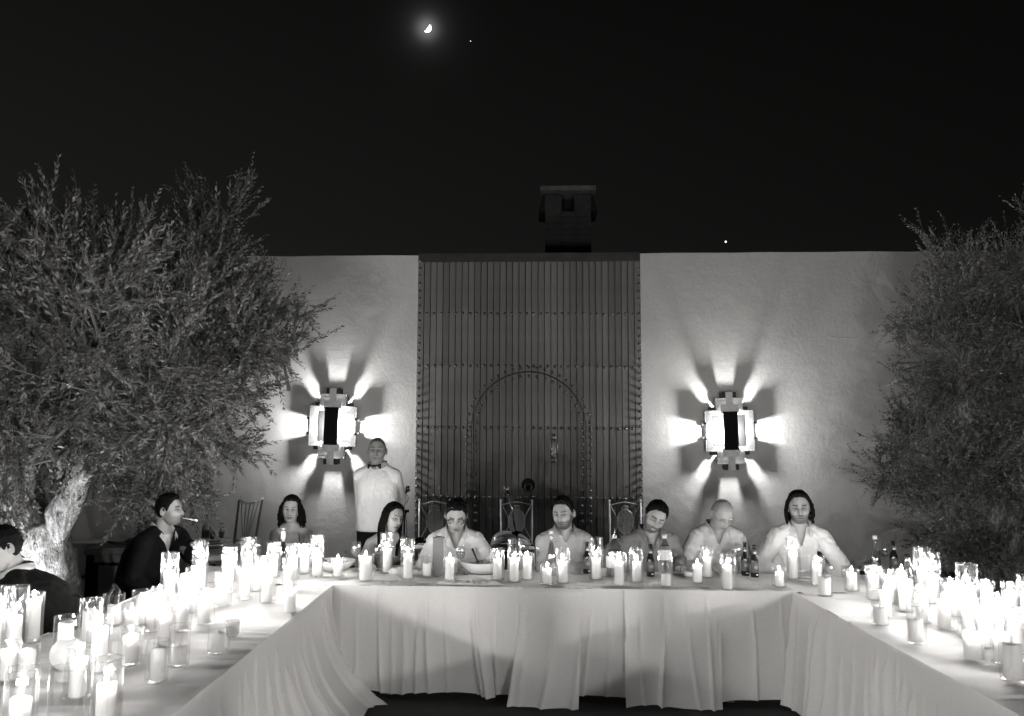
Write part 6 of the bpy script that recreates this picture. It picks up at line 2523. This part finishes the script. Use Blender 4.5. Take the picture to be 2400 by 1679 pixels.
    if hair in ('short', 'quiff', 'slick', 'mane'):
        tf = MB()
        rg = random.Random(int(cx) + 5)
        cand = [(i, j) for i in range(6, m_ - 4) for j in range(n_) if hm[i, j] > .25]
        nt2 = 420 if hair != 'mane' else 260
        for q in range(nt2):
            i, j = cand[rg.randrange(len(cand))]
            if P[i, j][2] < .0 and rg.random() < .8: continue
            zt2 = float(sstep(.0, .10, np.array(P[i, j][2])))
            th_ = {'short': .012, 'quiff': .011, 'slick': .009, 'mane': .013}[hair] * (.35 + .9 * zt2)
            p0 = P[i, j] + nrmv[i, j] * th_ * .4
            dirn = nrmv[i, j] * (.55 if hair != 'mane' else .2) + np.array([rg.uniform(-.5, .5), .55 + rg.uniform(-.4, .4) if hair in ('mane', 'slick') else rg.uniform(-.55, .6), .25 + rg.uniform(-.3, .3)])
            dirn /= np.linalg.norm(dirn)
            L_ = rg.uniform(.012, .026) * (.6 + .6 * zt2)
            p1 = p0 + dirn * L_ * .55; p2 = p1 + (dirn * .6 + nrmv[i, j] * .1 + np.array([rg.uniform(-.4, .4), .3, -.3])) * L_ * .5
            tf.tube([tuple(hw(p0)), tuple(hw(p1)), tuple(hw(p2))], [.0042, .0034, .0008], 5)
        child('strands', tf, hmat)
    if hair == 'short':
        cap(.012, .8, .30, nsc=60, frontlift=.004)
    elif hair == 'quiff':
        cap(.012, .75, .28, nsc=60, frontlift=.002)
    elif hair == 'slick':
        cap(.012, .5, .25)
    elif hair == 'buzz':
        cap(.0035, .2, .3)
    elif hair == 'shaved':
        cap(.0018, .0, .3)
    elif hair in ('bob', 'sleek', 'mane'):
        # centre-parted top plus locks
        low = {'bob': -.050, 'sleek': -.07, 'mane': -.06}[hair]
        mk = hair_mask(P, recede, low=low)
        cap(.013, .45, .28, mask=mk)
        lk = MB()
        rg = random.Random(int(cx))
        nl = {'bob': 120, 'sleek': 110, 'mane': 90}[hair]
        for q in range(nl):
            # start on the side/back of the head
            side = 1 if q % 2 else -1
            al = rg.uniform(.55, 3.0)     # angle from the front
            if hair == 'mane': al = rg.uniform(1.15, 3.0)
            zz = rg.uniform(.0, .06)
            st = np.array([side * math.sin(al) * .080, -math.cos(al) * .100, zz])
            if hair == 'bob':
                endz = -.130 + rg.uniform(-.03, .025); wave = .017; out_w = .018 + (.020 if side > 0 else 0)
                if al < 1.0: st[2] = .05
            elif hair == 'sleek':
                endz = -.27 + rg.uniform(-.05, .05); wave = .004; out_w = .004
                if side > 0: pass
                if al < 1.25: al = 1.25 + rg.uniform(0, .3); st = np.array([side * math.sin(al) * .080, -math.cos(al) * .100, zz])
            else:
                endz = -.095 + rg.uniform(-.03, .02); wave = .007; out_w = .014
            pts = []; rads = []
            K = 16
            ph_ = rg.uniform(0, 6.28)
            for k in range(K):
                t = k / (K - 1)
                z_ = st[2] + (endz - st[2]) * t
                bulge = 1 + .16 * math.sin(PI * min(1, t * 1.2)) + out_w / .08 * t
                x_ = st[0] * bulge + wave * math.sin(ph_ + t * 11) * t
                y_ = st[1] * (1 + .10 * t) + wave * math.cos(ph_ + t * 10) * t
                if al < 1.3 and hair == 'bob': x_ = side * max(abs(x_), .070 + .02 * t); y_ = y_ + .035 * t
                if hair == 'mane' and al < 1.5: x_ = side * max(abs(x_), .078); y_ += .03 * (1 - t)
                w_ = hw((x_, y_, z_))
                # hang straight down irrespective of the head tilt
                wv = w_.copy()
                if t > .35:
                    base_ = hw((x_, y_, st[2] + (endz - st[2]) * .35))
                    wv = w_ * .35 + (base_ - up * (-(endz - st[2]) * (t - .35))) * .65
                pts.append(tuple(wv)); rads.append((.0085 if hair != 'mane' else .009) * (1 - .75 * t ** 3) * (.7 + .5 * rg.random()))
            lk.tube(pts, rads, 6)
        child('locks', lk, hmat)
    return root_info


def spectacles(I, thick=.0022, mt=None, r=(.0235, .0185)):
    mh, Hc, hs = I['mh'], I['Hc'], I['hs']
    m = MB()
    y0 = I['ye'] - .012
    def hw(p): return np.array(p) * hs @ mh.T + Hc
    for sd in (-1, 1):
        pts = []
        for k in range(25):
            a = 2 * PI * k / 24
            cx_, sx_ = math.cos(a), math.sin(a)
            pts.append(tuple(hw((sd * .032 + r[0] * np.sign(cx_) * abs(cx_) ** .85, y0, .001 + r[1] * np.sign(sx_) * abs(sx_) ** .85))))
        m.tube(pts, thick, 6, caps=False)
        m.tube([tuple(hw((sd * (.032 + r[0]), y0, .005))), tuple(hw((sd * .072, y0 + .02, .006))), tuple(hw((sd * .079, .012, .008)))], thick * .9, 6)
    m.tube([tuple(hw((-.010, y0, .005))), tuple(hw((0, y0 - .003, .008))), tuple(hw((.010, y0, .005)))], thick, 6)
    I['child']('eyeglasses', m, mt or M_black)


def stool(O, label, h=.44):
    t = thing('stool', label, 'stool', (float(O[0]), float(O[1]), 0), 0, 'low stools under the guests')
    m = MB(); m.lathe([(.0001, h - .03), (.17, h - .03), (.18, h - .015), (.17, h), (.0001, h)], 20); m.build('seat', M_tt, t, True)
    for k in range(4):
        a = k * PI / 2 + .78
        MB().tube([(.13 * math.cos(a), .13 * math.sin(a), h - .03), (.17 * math.cos(a), .17 * math.sin(a), 0)], .014, 8).build('leg', M_tt, t, True)


def onT(px, py, dz=.03):
    p = onz(px, py, TZ); return (p.x, p.y, TZ + dz)


I1 = person('woman with wavy dark bob and hoop earrings in a thin-strapped dress, looking at the camera', 683, 1194, 272, yaw=6, pitch=2, roll=2, byaw=4, skin=0.35, fem=1, top='strap', topmat=M_dress,
            hair='bob', gaze=(.0, .02), lid=.12, hands=(onT(640, 1340), onT(735, 1340)), lip=.5)
for sd in (-1, 1):
    c_ = np.array((sd * .078, .004, -.048)) * I1['hs'] @ I1['mh'].T + I1['Hc']
    I1['child']('earring', MB().torus(tuple(c_), .013, .0028, 18, 6, Matrix.Rotation(PI / 2, 3, 'X') @ Matrix.Rotation(.4, 3, 'Y')), M_steel)
I2 = person('smiling woman with long straight dark hair turning her head towards the man with glasses', 921, 1213, 288, yaw=46, pitch=10, roll=10, byaw=14, skin=0.35, fem=1, top='tube', topmat=mat('dress2', .13, .8),
            hair='sleek', gaze=(.2, -.05), lid=.2, hands=(onT(860, 1340), onT(935, 1340)), lip=.55, recede=.012, smile=0)
c_ = np.array((-.078, .004, -.045)) * I2['hs'] @ I2['mh'].T + I2['Hc']
I2['child']('earring', MB().tube([tuple(c_), tuple(c_ - np.array([0, 0, .03]))], [.002, .005], 6), M_steel)
I3 = person('man in dark framed glasses and open white shirt looking down at his plate', 1069, 1210, 303, scale=1.03, yaw=4, pitch=24, roll=1, byaw=2, skin=0.35, top='shirt', topmat=M_shirtW, hair='quiff', closed=1, lid=.3,
            hands=(onT(1042, 1340), onT(1112, 1340)), curls=(.8, .8), beard=.25, vdepth=.15, vwidth=.06)
spectacles(I3, .0027, None, (.0245, .0195))
I4 = person('bearded man in loose mid-grey shirt with crossed forearms, glancing to the side', 1320, 1204, 305, scale=1.03, yaw=-22, pitch=6, roll=-4, byaw=6, skin=0.33, top='shirt', topmat=M_shirtG, hair='short', beard=.8,
            gaze=(.25, .02), lid=.05, hands=(onT(1350, 1340, .05), onT(1296, 1340, .04)), hint=((-.9, .1, -.6), (.9, .1, -.6)), vdepth=.09, vwidth=.04)
w_ = I4['J'][1][2]; e_ = I4['J'][1][1]
wd = (w_ - e_).normalized()
q_ = wd.to_track_quat('Z', 'Y').to_matrix()
I4['child']('wristwatch', MB().lathe([(.031, -.009), (.033, -.007), (.033, .007), (.031, .009)], 20, tuple(w_ - wd * .03), q_), M_iron)
I5 = person('laughing dark-haired man in grey shirt bending his head over the table', 1535, 1212, 306, scale=1.03, yaw=8, pitch=22, roll=20, byaw=10, skin=0.33, top='shirt', topmat=M_shirtG2, hair='quiff', beard=.68, smile=1, closed=1, lid=.5,
            hands=(onT(1478, 1340), onT(1594, 1340, .05)), curls=(.6, 1.15), vdepth=.16, vwidth=.055)
I6 = person('grey-haired man with thin glasses and white shirt bowing his head', 1692, 1206, 298, scale=1.03, yaw=16, pitch=36, roll=2, byaw=6, skin=0.41, top='shirt', topmat=M_shirtW, hair='buzz', hairmat=M_hairG, closed=1, lid=.4, brow=.35,
            hands=(onT(1655, 1340), onT(1735, 1340)), lip=.8, vdepth=.15, vwidth=.055)
spectacles(I6, .0012, M_steel, (.022, .016))
I7 = person('long-haired bearded man in white collarless shirt at the right end of the head table', 1873, 1190, 308, scale=1.03, yaw=-16, pitch=4, roll=-2, byaw=-6, skin=0.33, top='shirt', topmat=M_shirtW, hair='mane', beard=.7,
            gaze=(.0, .03), lid=.25, hands=(onT(1846, 1338), onT(1915, 1338)), hint=((-.25, .3, -1), (.25, .3, -1)), vdepth=.19, vwidth=.045, brow=.03, recede=.008)
I8 = person('standing waiter with shaved head, white shirt and black bow tie against the wall', 884, 1057, 268, yaw=3, pitch=-2, roll=1, byaw=-6, skin=0.28, top='waiter', topmat=M_waiter, hair='shaved', hairmat=M_hairS, standing=True,
            beard=.15, gaze=(0, 0), lid=.2, trousers=M_black, brow=.09, hint=((-.15, .9, -.3), (.15, .9, -.3)))
I9 = person('smoking young man in black suit seated sideways at the far left corner', 397, 1196, 305, yaw=88, pitch=-2, roll=0, byaw=66, skin=0.33, top='jacket', topmat=M_suit, hair='quiff', beard=.5, gaze=(0, 0), lid=.3,
            hands=(None, tuple(np.array(at(463, 1275, 318)))), hint=(None, (.0, .5, -1.0)), curls=(.5, .7), vdepth=.24, vwidth=.055)
I10 = person('man in dark jacket leaning over at the left edge, head turned away', 2, 1288, 440, yaw=-38, pitch=12, roll=-8, byaw=-58, skin=0.35, top='jacket', topmat=M_suit2, hair='slick', beard=.05, lid=.3,
             hands=(None, None), vdepth=.12, vwidth=.03, slump=.06, scale=1.0)
for I, lb in ((I1, 'low stool under the wavy-haired woman'), (I2, 'low stool under the straight-haired woman'), (I3, 'low stool under the man with dark glasses'), (I4, 'low stool under the bearded man with the watch'),
              (I5, 'low stool under the laughing man'), (I6, 'low stool under the grey-haired man'), (I7, 'low stool under the long-haired man'), (I9, 'low stool under the smoking man')):
    stool(I['O'], lb)
bpy.data.objects['bistro_chair'].location = (float(I10['O'][0]), float(I10['O'][1]), 0)
bpy.data.objects['bistro_chair'].rotation_euler.z = R(-58)
# cigarette
mo = np.array((0.0, -.113, -.0645)) * I9['hs'] @ I9['mh'].T + I9['Hc']
cg = thing('cigarette', 'lit cigarette between the lips of the man in the black suit', 'cigarette', tuple(mo))
dr = Vector((1.0, .02, -.17)).normalized()
MB().tube([tuple(-dr * .012), tuple(dr * .095)], .0042, 10).build('paper', M_paper, cg, True)
MB().tube([tuple(dr * .095), tuple(dr * .103)], [.0046, .0042], 10).build('ember', M_ember, cg, True)
